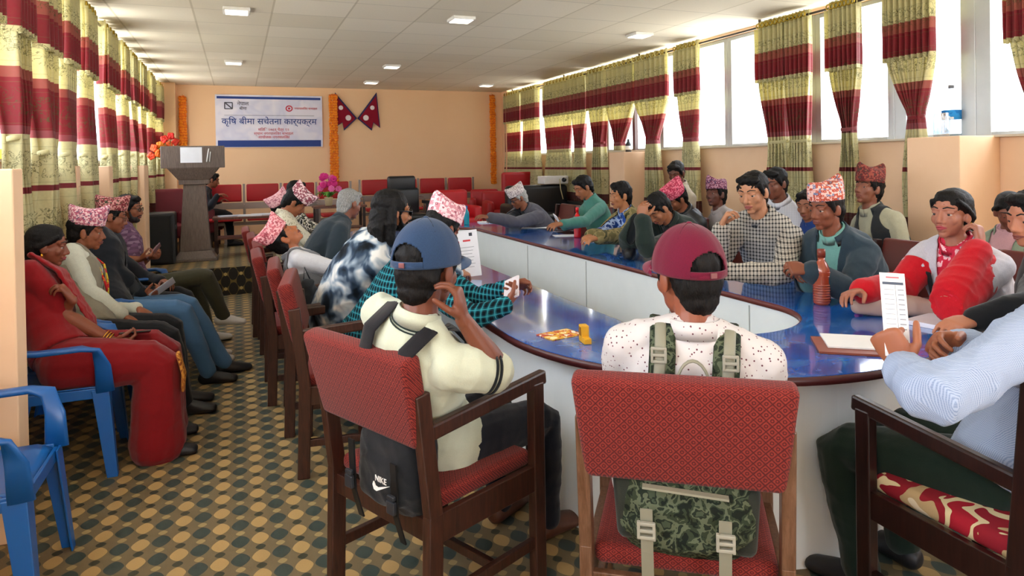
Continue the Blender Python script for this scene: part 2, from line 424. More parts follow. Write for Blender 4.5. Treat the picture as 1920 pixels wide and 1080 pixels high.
# windows: aluminium frames with panes
alu = plain('#b9bcbb', .35, .6); ledge = plain('#cfc3ad', .5)
def window(n, X, y0, y1, z0, z1, wide=.05, split=None, col=None):
    m = col or alu; mb = MB(); sx = .07
    mb.box((X, y0+wide/2, (z0+z1)/2), (sx, wide, z1-z0)); mb.box((X, y1-wide/2, (z0+z1)/2), (sx, wide, z1-z0))
    mb.box((X, (y0+y1)/2, z0+.02), (sx, y1-y0-2*wide, .04)); mb.box((X, (y0+y1)/2, z1-.02), (sx, y1-y0-2*wide, .04))
    for q in split or []: mb.box((X, q, (z0+z1)/2), (.05, .035, z1-z0-.08))
    fr = struct(mb.build('window_%d' % n, m, bevel=.004))
    g = MB(); g.box((X, (y0+y1)/2, (z0+z1)/2), (.005, y1-y0-2*wide, z1-z0-.08)); g.build('pane', glassm('#ffffff', .96), fr)
n = 1
ys = [12.3, 10.5, 8.78, 7.4, 6.10, 4.87, 4.05, 3.38, 1.6, -.4, -2.4]
for a, b in zip(ys[1:], ys[:-1]):
    window(n, XR+.05, a, b, ZS, 2.85, .06 if 3.38 not in (a, b) else .11, [a+(b-a)*.5] if b-a > 1.5 else None); n += 1
ys = [12.2, 10.4, 8.6, 6.8, 5.2, 3.45, 1.6, -.4, -2.4]
for a, b in zip(ys[1:], ys[:-1]):
    window(n, XL-.05, a, b, ZL, 2.82, .05, [a+(b-a)*.5]); n += 1
mb = MB(); mb.box((XR-.01, (YF+YB)/2, ZS+.008), (.10, YB-YF, .016)); struct(mb.build('trim_2', ledge))
mb = MB(); mb.box((XL+.01, (YF+YB)/2, ZL+.008), (.10, YB-YF, .016)); struct(mb.build('trim_3', ledge))
# the wall behind the photographer, with an added opening sized to let light in
mb = MB(); mb.box((XL+1.2, YF-.06, 1.45), (2.6, .12, 2.9)); mb.box((XR-1.2, YF-.06, 1.45), (2.6, .12, 2.9)); mb.box((1.85, YF-.06, 2.5), (1.2, .12, .8)); struct(mb.build('wall_front', wallm))
mb = MB(); mb.box((XR-.03, 7.93, 2.27), (.05, .06, 1.26)); struct(mb.build('trim_4', plain('#4a2f2a', .4)))
# ceiling lights
led = NT('led_diffuser'); led.fin('#ffffff', .4, Emission_Color='#fff6e6', Emission_Strength=1.3); LEDM = led.m
def ceiling_light(x, y, label):
    t = thing('ceiling_light', label, 'light', (x, y, ZC), 0, 'flat lamps on the ceiling')
    mb = MB(); mb.box((0, 0, -.015), (.22, .22, .03)); mb.build('housing', plain('#e8e6e0', .4), t, bevel=.006)
    mb = MB(); mb.box((0, 0, -.032), (.18, .18, .006)); mb.build('diffuser', LEDM, t)
for x, y, l in ((.02, 6.43, 'nearest square white lamp on the ceiling at the left'), (-.02, 9.6, 'small white lamp on the ceiling above the wooden podium'), (2.0, 6.2, 'square white lamp on the ceiling over the middle of the table'),
                (2.02, 9.45, 'white ceiling lamp in the middle row in front of the stage'), (2.08, 11.35, 'small white ceiling lamp just in front of the crossed flags'), (4.08, 11.3, 'farthest right ceiling lamp near the right marigold garland'), (4.1, 6.4, 'faint white ceiling lamp near the right hand windows')):
    ceiling_light(x, y, l)
# ---------------------------------------------------------------- curtains
def curtain_mat(k):
    t = NT('striped_leaf_curtain_cloth'); c = t.coord(); s = t.sep(c); z = s[2]
    st = [(0, '#e6dfae'), (.30, '#5c2128'), (.345, '#e6dfae'), (.4635, '#8c1f33'), (.473, '#e6dfae'), (.572, '#a8505a'), (.588, '#97162f'), (.675, '#b05a52'), (.692, '#e8e0ac'), (.765, '#97162f'), (.822, '#b25b4e'), (.848, '#e2daa4')]
    cr = t.ramp(t.math('DIVIDE', z, 3.), st, 'CONSTANT')
    v = t.comb(t.math('MULTIPLY', s[1], 1.0), s[0], t.math('MULTIPLY', z, 1.0))
    leaf = t.math('LESS_THAN', t.math('ABSOLUTE', t.math('SUBTRACT', t.noise(v, 16, 3, .6, 1.5), .5)), .018)
    area = t.math('LESS_THAN', t.math('FRACT', t.math('ADD', t.math('MULTIPLY', z, 2.9), .72)), .45)
    k_ = t.mix(t.math('MULTIPLY', t.math('MULTIPLY', leaf, area), .75), cr, '#5b5b34')
    line = t.math('LESS_THAN', t.math('FRACT', t.math('MULTIPLY', z, 9.)), .05); k_ = t.mix(t.math('MULTIPLY', line, .22), k_, '#77744a')
    k_ = t.mix(t.math('MULTIPLY', t.noise(v, 60, 2), .25), k_, '#6a6440')
    t.fin(k_, .6, spec=.3, Sheen_Weight=.2)
    tr = t.n('ShaderNodeBsdfTranslucent'); t.put(tr.inputs[0], k_); m = t.n('ShaderNodeMixShader'); m.inputs[0].default_value = k
    t.t.links.new(t.p.outputs[0], m.inputs[1]); t.t.links.new(tr.outputs[0], m.inputs[2]); t.t.links.new(m.outputs[0], t.out.inputs[0]); return t.m
CM = curtain_mat(.45); GOLD = plain('#b79a2e', .3, .8)
def curtain(X, y0, y1, label, waist=None, zb=.45, npl=5, drift=0, group=None, valance=True, deep=1.):
    """pleated eyelet curtain hanging from z 2.86, gathered at the waist (y0, y1, z)"""
    rs = random.Random(int(abs(y0)*997)); nu = npl*10; nv = 46; zt = 2.87; vs = []; ph = rs.random()*6
    wy0, wy1, wz = waist or (y0+.02, y1-.02, 1.7)
    for j in range(nv+1):
        z = zt+(zb-zt)*j/nv
        if z > 2.27: q = 0
        elif z > wz: q = ((2.27-z)/(2.27-wz))**1.25
        else: q = 1
        a, b = y0+(wy0-y0)*q, y1+(wy1-y1)*q
        if z < wz: sp_ = min(1, (wz-z)/.5)*.10*(y1-y0); a -= sp_; b += sp_; a += drift*(wz-z); b += drift*(wz-z)
        w = b-a; full = min(1.0, .35+q*.7)
        for i in range(nu+1):
            u = i/nu; amp = (.030+.018*full)*min(1, .5+w/.4)*deep
            vs.append((X+amp*sin(u*npl*2*pi+ph+.5*sin(z*3))+.008*sin(u*31+z*5), a+w*u+.010*sin(u*npl*4*pi+z*2), z+.006*sin(u*9)*(1 if z < .6 else 0)))
    fs = [(j*(nu+1)+i, j*(nu+1)+i+1, (j+1)*(nu+1)+i+1, (j+1)*(nu+1)+i) for j in range(nv) for i in range(nu)]
    mb = MB(); mb.add(vs, fs); root = mb.build('curtain', CM, None, True, solid=.003)
    tag(root, label, 'curtain', group)
    sgn = -1 if X > 0 else 1
    if valance:
        vs = []; nv2 = 12; e = .02
        for j in range(nv2+1):
            z = 2.80+(2.262-2.80)*j/nv2
            for i in range(nu+1):
                u = i/nu; vs.append((X+sgn*(.028+.02*(deep-1))+.034*deep*sin(u*npl*2*pi+ph+.5*sin(z*3)), y0-e+(y1-y0+2*e)*u, z+.004*sin(u*40)*(j == nv2)))
        fs = [(j*(nu+1)+i, j*(nu+1)+i+1, (j+1)*(nu+1)+i+1, (j+1)*(nu+1)+i) for j in range(nv2) for i in range(nu)]
        mb = MB(); mb.add(vs, fs); mb.build('valance', CM, root, True, solid=.003)
    for i in range(npl):
        yc = y0+(y1-y0)*(i+.5)/npl; a = np.arange(17)*2*pi/16; mb = MB()
        mb.tube([(X+sgn*.055, yc+.022*cos(t), 2.825+.022*sin(t)) for t in a], [.006]*17, seg=6, round_ends=False); mb.build('eyelet', GOLD, root, True)
    if waist:
        mb = MB(); w = wy1-wy0; a = np.arange(25)*2*pi/24
        mb.tube([(X+.05*cos(t), (wy0+wy1)/2+(w/2+.012)*sin(t), wz-.02+.01*cos(t)) for t in a], [(.006, .016)]*25, seg=8, hint=(0, 0, 1), round_ends=False); mb.build('tieback', CM, root, True)
    return root
def yat(px, X): return at(px, 100, X=X).y
CX, CL = 4.86, -1.13
GR, GL = 'curtains along the right hand windows', 'curtains along the left hand windows'
def rcurt(p0, p1, label, w=None, **k):
    a, b = yat(p1, CX), yat(p0, CX)
    ww = None if not w else (yat(w[1], CX), yat(w[0], CX), w[2])
    return curtain(CX, a, b, label, ww, group=GR, **k)
rcurt(947, 974, 'backlit yellow and red curtain hanging in the far right corner beside the back wall', npl=6)
rcurt(978, 1007, 'second curtain from the far right corner, glowing yellow and red', npl=6)
rcurt(1021, 1072, 'broad curtain on the right behind the white haired man in grey, third from the back', (1026, 1066, 1.72), npl=8)
rcurt(1073, 1098, 'narrow red and cream curtain fourth from the back on the right', (1078, 1092, 1.8), npl=4)
rcurt(1102, 1136, 'tied curtain whose red point ends above the man in the teal shirt', (1113, 1129, 1.80), npl=5)
rcurt(1138, 1189, 'curtain tapering to a dark red point just left of the brown window post', (1153, 1166, 1.78), npl=6, zb=1.66)
rcurt(1191, 1253, 'wide curtain tied to a point behind the man holding his forehead', (1214, 1231, 1.80), npl=7)
rcurt(1268, 1312, 'single curtain between two bare panes, above the young man in the back row', (1284, 1303, 1.78), npl=6)
rcurt(1426, 1474, 'left one of the double curtain behind the man in the checked shirt', (1441, 1474, 1.70), npl=6)
rcurt(1475, 1519, 'right one of the double curtain, with a red band showing below the sill', (1484, 1515, 1.70), npl=6)
rcurt(1559, 1612, 'curtain hanging between the man in the blue suit and the man in the vest', (1580, 1600, 1.78), npl=7)
rcurt(1662, 1752, 'widest right curtain, tied to a point left of the large water bottle', (1706, 1727, 1.84), npl=9)
rcurt(1893, 1990, 'curtain at the right edge of the picture, only its left part in view', (1935, 1955, 1.84), npl=7)
def lcurt(p0, p1, label, w=None, **k):
    a, b = yat(p0, CL), yat(p1, CL)
    ww = None if not w else (yat(w[0], CL), yat(w[1], CL), w[2])
    c_ = (a+b)/2; b = c_+(b-c_)*.64; a = c_-(c_-a)*.64; w_ = (b-a)*.22; ww = (c_-w_, c_+w_, w[2] if w else 1.7)
    return curtain(CL, a, b, label, ww, group=GL, deep=1.25, **k)
lcurt(-75, -6, 'left curtain nearest the camera, cut off by the edge of the picture', npl=5)
lcurt(0, 50, 'dark red and cream curtain at the left edge, tied above the first pier', (8, 40, 1.72), npl=6)
lcurt(54, 103, 'bright coral and cream curtain with a large leaf print, behind the woman in red', (66, 100, 1.65), npl=4)
lcurt(104, 137, 'darker curtain overlapping the coral one, above the man with the garland', (106, 134, 1.65), npl=5)
lcurt(140, 174, 'left curtain with its eyelets showing under the ceiling, fourth from the camera', (147, 170, 1.66), npl=4)
lcurt(179, 216, 'left curtain tied above the narrow pier, with a bare strip of window on its left', (192, 214, 1.66), npl=4)
lcurt(218, 234, 'left curtain directly above the man in the purple shirt', (221, 233, 1.70), npl=3)
lcurt(235, 251, 'narrow left curtain two before the flower bouquet', (237, 249, 1.70), npl=3)
lcurt(252, 269, 'left curtain whose red lower band ends above the orange flowers', (255, 268, 1.70), npl=3)
lcurt(271, 284, 'pale left curtain beside the dark one at the far end', (273, 283, 1.70), npl=3)
lcurt(286, 308, 'dark brownish curtain at the far end of the left wall beside the pillar', (288, 306, 1.70), npl=5)
def rod(X, ya, yb, label):
    mb = MB(); mb.tube([(X, ya, 2.825), (X, yb, 2.825)], [.011, .011], seg=10); r = mb.build('curtain_rod', plain('#4a4038', .35, .7), None, True); tag(r, label, 'curtain rod')
    w = XR if X > 0 else XL; y = ya+.3
    while y < yb: mb = MB(); mb.bar((X, y, 2.825), (X, y, 2.9), .02, .02, (0, 1, 0)); mb.build('bracket', plain('#4a4038', .35, .7), r); y += 2.2
rod(CX, -1.5, 12.15, 'long thin dark rod carrying the curtains on the right'); rod(CL, -1.5, 12.15, 'long thin dark rod carrying the curtains on the left')
# ---------------------------------------------------------------- people
def rot_head(a, b, c):
    a, b, c = radians(a), radians(b), radians(c)
    f = V(sin(a)*cos(b), cos(a)*cos(b), -sin(b)); r = V(cos(a), -sin(a), 0); u = np.cross(r, f)
    r = r*cos(c)-u*sin(c); u = np.cross(r, f)
    return np.stack([r, f, u], 1)          # columns: right, forward, up
def ik(S, T, a, b, pole):
    d = T-S; L = np.linalg.norm(d); k = 1.0
    if L > (a+b)*.985: k = L/((a+b)*.985)
    a, b = a*k, b*k; u = d/L; x = (a*a-b*b+L*L)/(2*L); h = sqrt(max(a*a-x*x, 0))
    p = np.array(pole, float); p = p-u*(p@u)
    return S+u*x+unit(p)*h
def bez(a, b, c, t): return a*(1-t)**2+2*b*t*(1-t)+c*t*t
class Skel: pass
def skeleton(sp):
    k = Skel(); s = sp.get('s', 1.0); k.s = s; k.hs = s*sp.get('hs', 1.0); h = radians(sp['face']); k.h = h
    k.root = Vector((sp['hip'][0], sp['hip'][1], sp.get('floor', 0)))
    hz = sp['hip'][2] if len(sp['hip']) > 2 else .54
    ch, sh = cos(h), sin(h)
    def loc(w):
        w = V(*w)-np.array(k.root); return V(w[0]*ch-w[1]*sh, w[0]*sh+w[1]*ch, w[2])
    k.loc = loc; k.H = loc(sp['head'])
    ly, lp, lr = sp.get('look', (sp['face'], 5, 0)); k.R = rot_head(ly-sp['face'], lp, lr)
    k.hp = lambda x, y, z: k.H+k.R @ V(x, y, z)*k.hs
    k.P = V(0, 0, hz); k.N = .55*k.hp(0, -.035, -.126)+.45*(k.hp(0, -.02, -.06)+V(0, -.03, -.074)*s)
    mid = (k.P+k.N)/2; k.C = mid+V(0, -sp.get('slouch', .05), .0)
    k.sh = radians(sp.get('twist', 0))
    k.sp = lambda t: bez(k.P, k.C, k.N, t) if t >= 0 else k.P+(k.C-k.P)*2*t
    def fr(t):
        t0 = min(max(t, 0), 1); T = unit(2*(1-t0)*(k.C-k.P)+2*t0*(k.N-k.C)); a = k.sh*t0
        r = V(cos(a), -sin(a), 0); r = unit(r-T*(r@T)); f = np.cross(T, r); return r, f, T
    k.fr = fr
    r, f, T = fr(.9); W_ = sp.get('shoulder', .160)*s; c = k.sp(.84)
    su = sp.get('shrug', (0, 0))
    k.S = {-1: c-r*W_+T*su[0]-f*.0, 1: c+r*W_+T*su[1]}
    k.wr = {}; k.el = {}; k.hd = {}; k.hn = {}
    for sd, nm in ((-1, 'l'), (1, 'r')):
        a = sp.get(nm+'h', 'lap')
        if a == 'lap': w = V(sd*.11, .30, hz+.10)
        elif a == 'table': w = V(sd*.14, .36, .80)
        elif a == 'side': w = V(sd*.30, .20, hz+.12)
        elif isinstance(a, tuple) and len(a) == 4: w = V(*a[:3])
        else: w = loc(a)
        k.wr[sd] = w
        pole = sp.get(nm+'pole', (sd*.5, -.5, -1.0))
        k.el[sd] = loc(sp[nm+'el']) if nm+'el' in sp else ik(k.S[sd], w, .285*s, .25*s, pole)
        fd = unit(w-k.el[sd]); hd = sp.get(nm+'dir'); hn = sp.get(nm+'nrm')
        if hd is not None: hd = V(hd[0]*ch-hd[1]*sh, hd[0]*sh+hd[1]*ch, hd[2])
        if hn is not None: hn = V(hn[0]*ch-hn[1]*sh, hn[0]*sh+hn[1]*ch, hn[2])
        k.hd[sd] = unit(hd) if hd is not None else unit(fd+V(-sd*.25, .1, -.1))
        k.hn[sd] = unit(hn) if hn is not None else V(-sd*.3, 0, -1)
    k.kn = {}; k.an = {}; k.fd = {}; k.hj = {}
    for sd, nm in ((-1, 'l'), (1, 'r')):
        k.hj[sd] = k.P+V(sd*.088*s, .02, -.01)
        kn = sp.get(nm+'knee', (sd*.13, .44*s, hz-.03)); an = sp.get(nm+'foot', (sd*.13, .43*s, .085))
        k.kn[sd] = V(*kn); k.an[sd] = V(*an); fd = sp.get(nm+'fdir', (sd*.15, 1, 0)); k.fd[sd] = unit(V(*fd))
    k.b = sp.get('build', 1.0)
    return k
TOR = [(-.16, .115, .09), (-.06, .162, .122), (.05, .168, .125), (.22, .152, .112), (.40, .146, .106), (.60, .160, .113), (.76, .168, .110), (.87, .138, .092), (.94, .098, .074), (1.0, .064, .060)]
def torso(mb, k, inf=0., t0=-.2, t1=1.05, hem=0.):
    pts = []; rr = []; s = k.s
    for t, rx, ry in TOR:
        if t < t0 or t > t1: continue
        r, f, T = k.fr(t); b = 1+(k.b-1)*max(0, 1-abs(t-.3)*1.4)
        off = f*(.012*s*(1 if .5 < t < .85 else 0)+(k.b-1)*.05*(1 if .1 < t < .6 else 0))
        e = inf if t < .93 else inf*.55
        e += hem*max(0, (.25-t))
        pts.append((k.sp(t)+off, r, f)); rr.append((rx*s*b+e, ry*s*b+e))
    rings = []; a = np.arange(24)*2*pi/24; ca, sa = np.cos(a), np.sin(a); ex = 2/2.35
    ca = np.sign(ca)*np.abs(ca)**ex; sa = np.sign(sa)*np.abs(sa)**ex
    for (c, r, f), (rx, ry) in zip(pts, rr): rings.append(c+np.outer(ca*rx, r)+np.outer(sa*ry, f))
    mb.loft(rings)
    if t1 > .85:
        for sd in (-1, 1):
            mb.tube([k.sp(.97)+k.fr(1)[0]*sd*.02, (k.sp(.95)+k.S[sd])/2+k.fr(.9)[2]*.012*s, k.S[sd]], [.050*s+inf*.4, .046*s+inf*.6, .048*s+inf*.7])
            mb.tube([k.sp(.66)+k.fr(.66)[0]*sd*.07*s, k.S[sd]], [(.085*s+inf*.6), .050*s+inf*.6])
def arm(mb, k, sd, inf=0., upto=2.0, cuff=0.):
    s = k.s; S, E, Wd = k.S[sd], k.el[sd], k.wr[sd]
    st = [(0, .047), (.18, .052), (.4, .051), (.7, .044), (1.0, .040), (1.15, .043), (1.35, .042), (1.7, .032), (1.95, .0265), (2.0, .026)]
    pts = []; rr = []
    for t, r in st:
        if t > upto+.001: break
        p = S+(E-S)*t if t <= 1 else E+(Wd-E)*(t-1)
        pts.append(p); rr.append(r*s+inf+cuff*(t/2))
    if abs(st[len(pts)-1][0]-upto) > .01 and upto < 2:
        t = upto; p = S+(E-S)*t if t <= 1 else E+(Wd-E)*(t-1); pts.append(p); rr.append(rr[-1])
    hint = unit(np.cross(E-S, Wd-E)+V(1e-4, 0, 0))
    mb.tube(pts, rr, hint=hint, round_ends=True)
def leg(mb, k, sd, inf=0., upto=2.0, flare=0.):
    s = k.s; A, B, Cc = k.hj[sd], k.kn[sd], k.an[sd]
    st = [(0, .092), (.3, .086), (.7, .068), (.93, .060), (1.03, .058), (1.25, .056), (1.5, .050), (1.8, .037), (2.0, .036)]
    pts = []; rr = []
    for t, r in st:
        if t > upto+.001: break
        p = A+(B-A)*t if t <= 1 else B+(Cc-B)*(t-1)
        pts.append(p); rr.append(r*s*(1+(k.b-1)*.5)+inf+flare*max(0, t-1))
    mb.tube(pts, rr, hint=(1, 0, 0), round_ends=True)
def foot(mb, k, sd, inf=0.):
    a = k.an[sd]; f = k.fd[sd]; s = k.s; dn = V(0, 0, -1) if abs(f[2]) < .5 else V(0, -1, -.2)
    dn = unit(dn-f*(dn@f))
    mb.tube([a-f*.03+dn*.045, a+f*.04+dn*.042, a+f*.11+dn*.052, a+f*.17+dn*.06], [(.033*s+inf, .036*s+inf), (.036*s+inf, .038*s+inf), (.042*s+inf, .026*s+inf), (.036*s+inf, .018*s+inf)], hint=-dn)
    mb.tube([a, a+dn*.04], [.034*s+inf, .036*s+inf])
HP = {'relax': (.35, .45, .3), 'flat': (.08, .1, .08), 'curl': (.7, .9, .5), 'fist': (1.35, 1.5, 1.0), 'hold': (.9, .75, .4)}
def hand(mb, wrist, d, n, sd, pose='relax', s=1.0, thumb=.3, spread=.10):
    d = unit(d); n = unit(n-d*(n@d)); th = np.cross(d, n)*sd
    c = HP[pose] if isinstance(pose, str) else pose
    W = lambda a, b, e=0.: wrist+(d*a+th*b+n*e)*s
    mb.tube([W(-.01, 0), W(.02, 0), W(.05, .002, -.002), W(.085, 0, -.002)], [(.026*s, .020*s), (.033*s, .018*s), (.041*s, .0155*s), (.040*s, .0125*s)], hint=n, exp=2.4)
    mb.ell(W(.032, .026, .008), (.016*s, .016*s, .022*s))
    for i, (off, L, ln) in enumerate(((.030, .070, .088), (.010, .078, .092), (-.011, .073, .088), (-.030, .058, .080))):
        base = W(ln-.012, off, -.002); ang = (1.5-i)*spread; dd = unit(d+th*ang); a = 0; pts = [base-dd*.012*s, base]; p = base
        for j, (seg, cc) in enumerate(zip((.46, .30, .24), c)):
            a += cc*(1+.06*i); p = p+(dd*cos(a)+n*sin(a))*L*seg*s; pts.append(p)
        r = (.0092, .0092, .0082, .0074, .0064); r = [q*s*(1 if i < 3 else .88) for q in r]
        mb.tube(pts, r, seg=10, hint=th)
    b0 = W(.018, .024, .006); t1 = unit(th*.75+d*.62+n*thumb); t2 = unit(th*.25+d*.85+n*(thumb+.25))
    mb.tube([b0, b0+t1*.038*s, b0+t1*.038*s+t2*.030*s, b0+t1*.038*s+t2*.052*s], [.0135*s, .0108*s, .0098*s, .0078*s], seg=10, hint=n)
def head_shapes(mb, k, female=False, lids=0.):
    s = k.hs; h = k.hp; R = k.R
    def E(c, r): mb.ell(h(*c), tuple(q*s for q in r), rot=R)
    E((0, -.014, .034), (.073, .094, .080)); E((0, .018, -.018), (.061, .068, .078)); E((0, .022, -.058), (.052 if not female else .047, .054, .046))
    E((0, .056, -.092), (.022, .022, .018)); E((0, -.045, -.03), (.055, .05, .05))
    for q in (-1, 1):
        E((q*.037, .053, -.022), (.022, .022, .026)); E((q*.014, .083, -.037), (.009, .011, .008))
        E((q*.076, -.010, -.006), (.008, .019, .031)); E((q*.071, -.004, -.018), (.012, .014, .018))
        E((q*.032, .0655, .0105+(.0 if lids < .5 else -.003)), (.019, .0160, .0085 if lids < .5 else .013))   # upper lid
        E((q*.032, .0655, -.0085), (.0185, .0140, .0065))
    mb.tube([h(-.050, .058, .026), h(-.02, .076, .027), h(.02, .076, .027), h(.050, .058, .026)], [.010*s, .0105*s, .0105*s, .010*s], hint=R[:, 2])
    mb.tube([h(0, .074, .020), h(0, .087, -.006), h(0, .098, -.030)], [.0085*s, .0098*s, .0125*s], hint=R[:, 0])
    E((0, .076, -.056), (.024, .014, .010)); E((0, .070, -.072), (.020, .016, .010))
    n0 = k.hp(0, -.022, -.055); n1 = k.N
    mb.tube([n0, (n0+n1)/2+k.R[:, 1]*.002, n1, n1-k.fr(1)[2]*.04], [.052*s, (.0485 if not female else .043)*s, .056*s, .062*s], hint=(0, 1, 0))
def face_parts(root, k, iris='#1b0f0a', brow='#0d0a09', lips='#7a3f36', closed=False, lipw=1.0):
    s = k.hs; h = k.hp; R = k.R
    M = np.eye(4); M[:3, :3] = R*s; M[:3, 3] = k.H
    if not closed:
        for q in (-1, 1):
            mb = MB(); mb.ell((q*.032, .0655, .001), (.0125, .0125, .0125)); ew = mb.build('eye', plain('#b0a69e', .55, var=0), root, True, M=M)
            mb = MB(); mb.ell((q*.0325, .0742, .001), (.0068, .0050, .0068)); mb.build('iris', plain(iris, .3, var=0), ew, True)
    else:
        for q in (-1, 1):
            mb = MB(); mb.tube([(q*.018, .0775, -.006), (q*.032, .0805, -.009), (q*.046, .0735, -.006)], [.0016]*3, seg=6); mb.build('eyelash', plain('#16100e', .7), root, True, M=M)
    for q in (-1, 1):
        mb = MB(); mb.tube([(q*.013, .0845, .029), (q*.030, .0835, .036), (q*.052, .066, .030)], [(.0045, .003), (.0050, .003), (.002, .002)], seg=8, hint=(0, 0, 1)); mb.build('eyebrow', plain(brow, .8), root, True, M=M)
    mb = MB(); mb.tube([(-.024*lipw, .0755, -.0605), (-.008, .0905, -.056), (.008, .0905, -.056), (.024*lipw, .0755, -.0605)], [.002, .0050, .0050, .002], seg=8, hint=(0, 0, 1))
    mb.tube([(-.021*lipw, .0755, -.0625), (-.006, .0885, -.0665), (.006, .0885, -.0665), (.021*lipw, .0755, -.0625)], [.002, .0056, .0056, .002], seg=8, hint=(0, 0, 1)); mb.build('lips', plain(lips, .45), root, True, M=M)
def hair(root, k, style='short', mat=None, vox=.006, seed=0):
    s = k.hs; mb = MB(); h = k.hp; R = k.R
    def E(c, r): mb.ell(h(*c), tuple(q*s for q in r), rot=R)
    fr = .0 if style != 'receding' else -.012
    E((0, -.022+fr, .045+fr*.3), (.080, .098, .082)); E((0, -.054, -.004), (.070, .062, .072)); E((0, -.062, -.055), (.052, .042, .042))
    if style in ('short', 'receding', 'long', 'top'):
        for q in (-1, 1): mb.tube([h(q*.066, .030, .045), h(q*.070, .018, .01), h(q*.069, .016, -.012)], [.014*s, .011*s, .006*s], hint=(0, 1, 0))
    if style == 'short': E((.008, .045, .088), (.058, .036, .028)); E((-.03, .04, .082), (.04, .034, .024))
    if style == 'top': E((.0, .045, .096), (.055, .040, .034)); E((0, -.02, .09), (.072, .08, .05))
    if style == 'pulled':
        E((0, .006, .078), (.068, .060, .042)); E((0, -.05, .0), (.078, .065, .085)); E((0, -.118, -.03), (.040, .035, .042))
        for q in (-1, 1): mb.tube([h(q*.060, .048, .062), h(q*.074, .008, .030), h(q*.074, -.035, .0)], [.012*s, .014*s, .018*s], hint=(0, 1, 0))
    if style == 'ponytail':
        E((0, .006, .078), (.068, .060, .042)); E((0, -.05, .0), (.078, .068, .085))
        for q in (-1, 1): mb.tube([h(q*.060, .048, .062), h(q*.076, .008, .030), h(q*.074, -.035, -.01)], [.012*s, .014*s, .020*s], hint=(0, 1, 0))
        mb.tube([h(0, -.10, .0), h(.0, -.135, -.09), h(.0, -.13, -.22)+V(0, 0, -.03), h(0, -.11, -.26)+V(0, 0, -.16)], [.03*s, .036*s, .034*s, .016*s])
    if style == 'long':
        E((0, -.03, .04), (.090, .104, .090)); E((0, -.075, -.03), (.088, .060, .085))
        mb.tube([h(0, -.06, 0), h(0, -.085, -.10), h(0, -.075, -.18)], [(.080*s, .06*s), (.092*s, .055*s), (.080*s, .035*s)], hint=R[:, 1])
        for q in (-1, 1): mb.tube([h(q*.070, -.03, .03), h(q*.086, -.035, -.06), h(q*.080, -.03, -.16)], [.022*s, .030*s, .024*s])
    me = remesh(mb, vox, 2, fold=.0015 if style in ('pulled', 'ponytail') else .0035, fseed=seed, fscale=26)
    return link('hair', me, mat or hair_mat(), root, True)
def head_M(k, dz=0., tilt=0.):
    M = np.eye(4); a = radians(tilt); T = np.array([[1, 0, 0], [0, cos(a), -sin(a)], [0, sin(a), cos(a)]])
    M[:3, :3] = (k.R @ T)*k.hs; M[:3, 3] = k.hp(0, 0, dz); return M
def topi(root, k, mat, h=.115, tilt=0., front=.03, back=.02, z0=.052, turn=0):
    """brimless folded cloth hat, higher at its peaks, narrowing to a crease on top"""
    seg = 36; rings = []; a = np.arange(seg)*2*pi/seg
    for u, w in ((0, 1.0), (.02, 1.03), (.2, 1.02), (.45, .98), (.7, .90), (.88, .74), (.97, .50), (1.0, .26)):
        x = np.cos(a)*.084*w; y = np.sin(a)*(.103+.016*u)*(1 if u < .9 else .97 if u < .99 else .90)-.008
        e = np.sin(a); z = z0+u*(h*.80+front*np.clip(e, 0, 1)**2+back*np.clip(-e, 0, 1)**2)+.006*np.cos(a)*u
        rings.append(np.stack([x, y, z], 1))
    rings2 = [rings[-1]*V(.2, .95, 1)-V(0, 0, .012)]
    mb = MB(); mb.loft(rings+rings2, cap=True)
    o = mb.build('hat', mat, root, True, M=head_M(k, 0, tilt))
    if turn: o.matrix_local = Matrix(head_M(k, 0, tilt)) @ Matrix.Rotation(radians(turn), 4, 'Z')
    return o
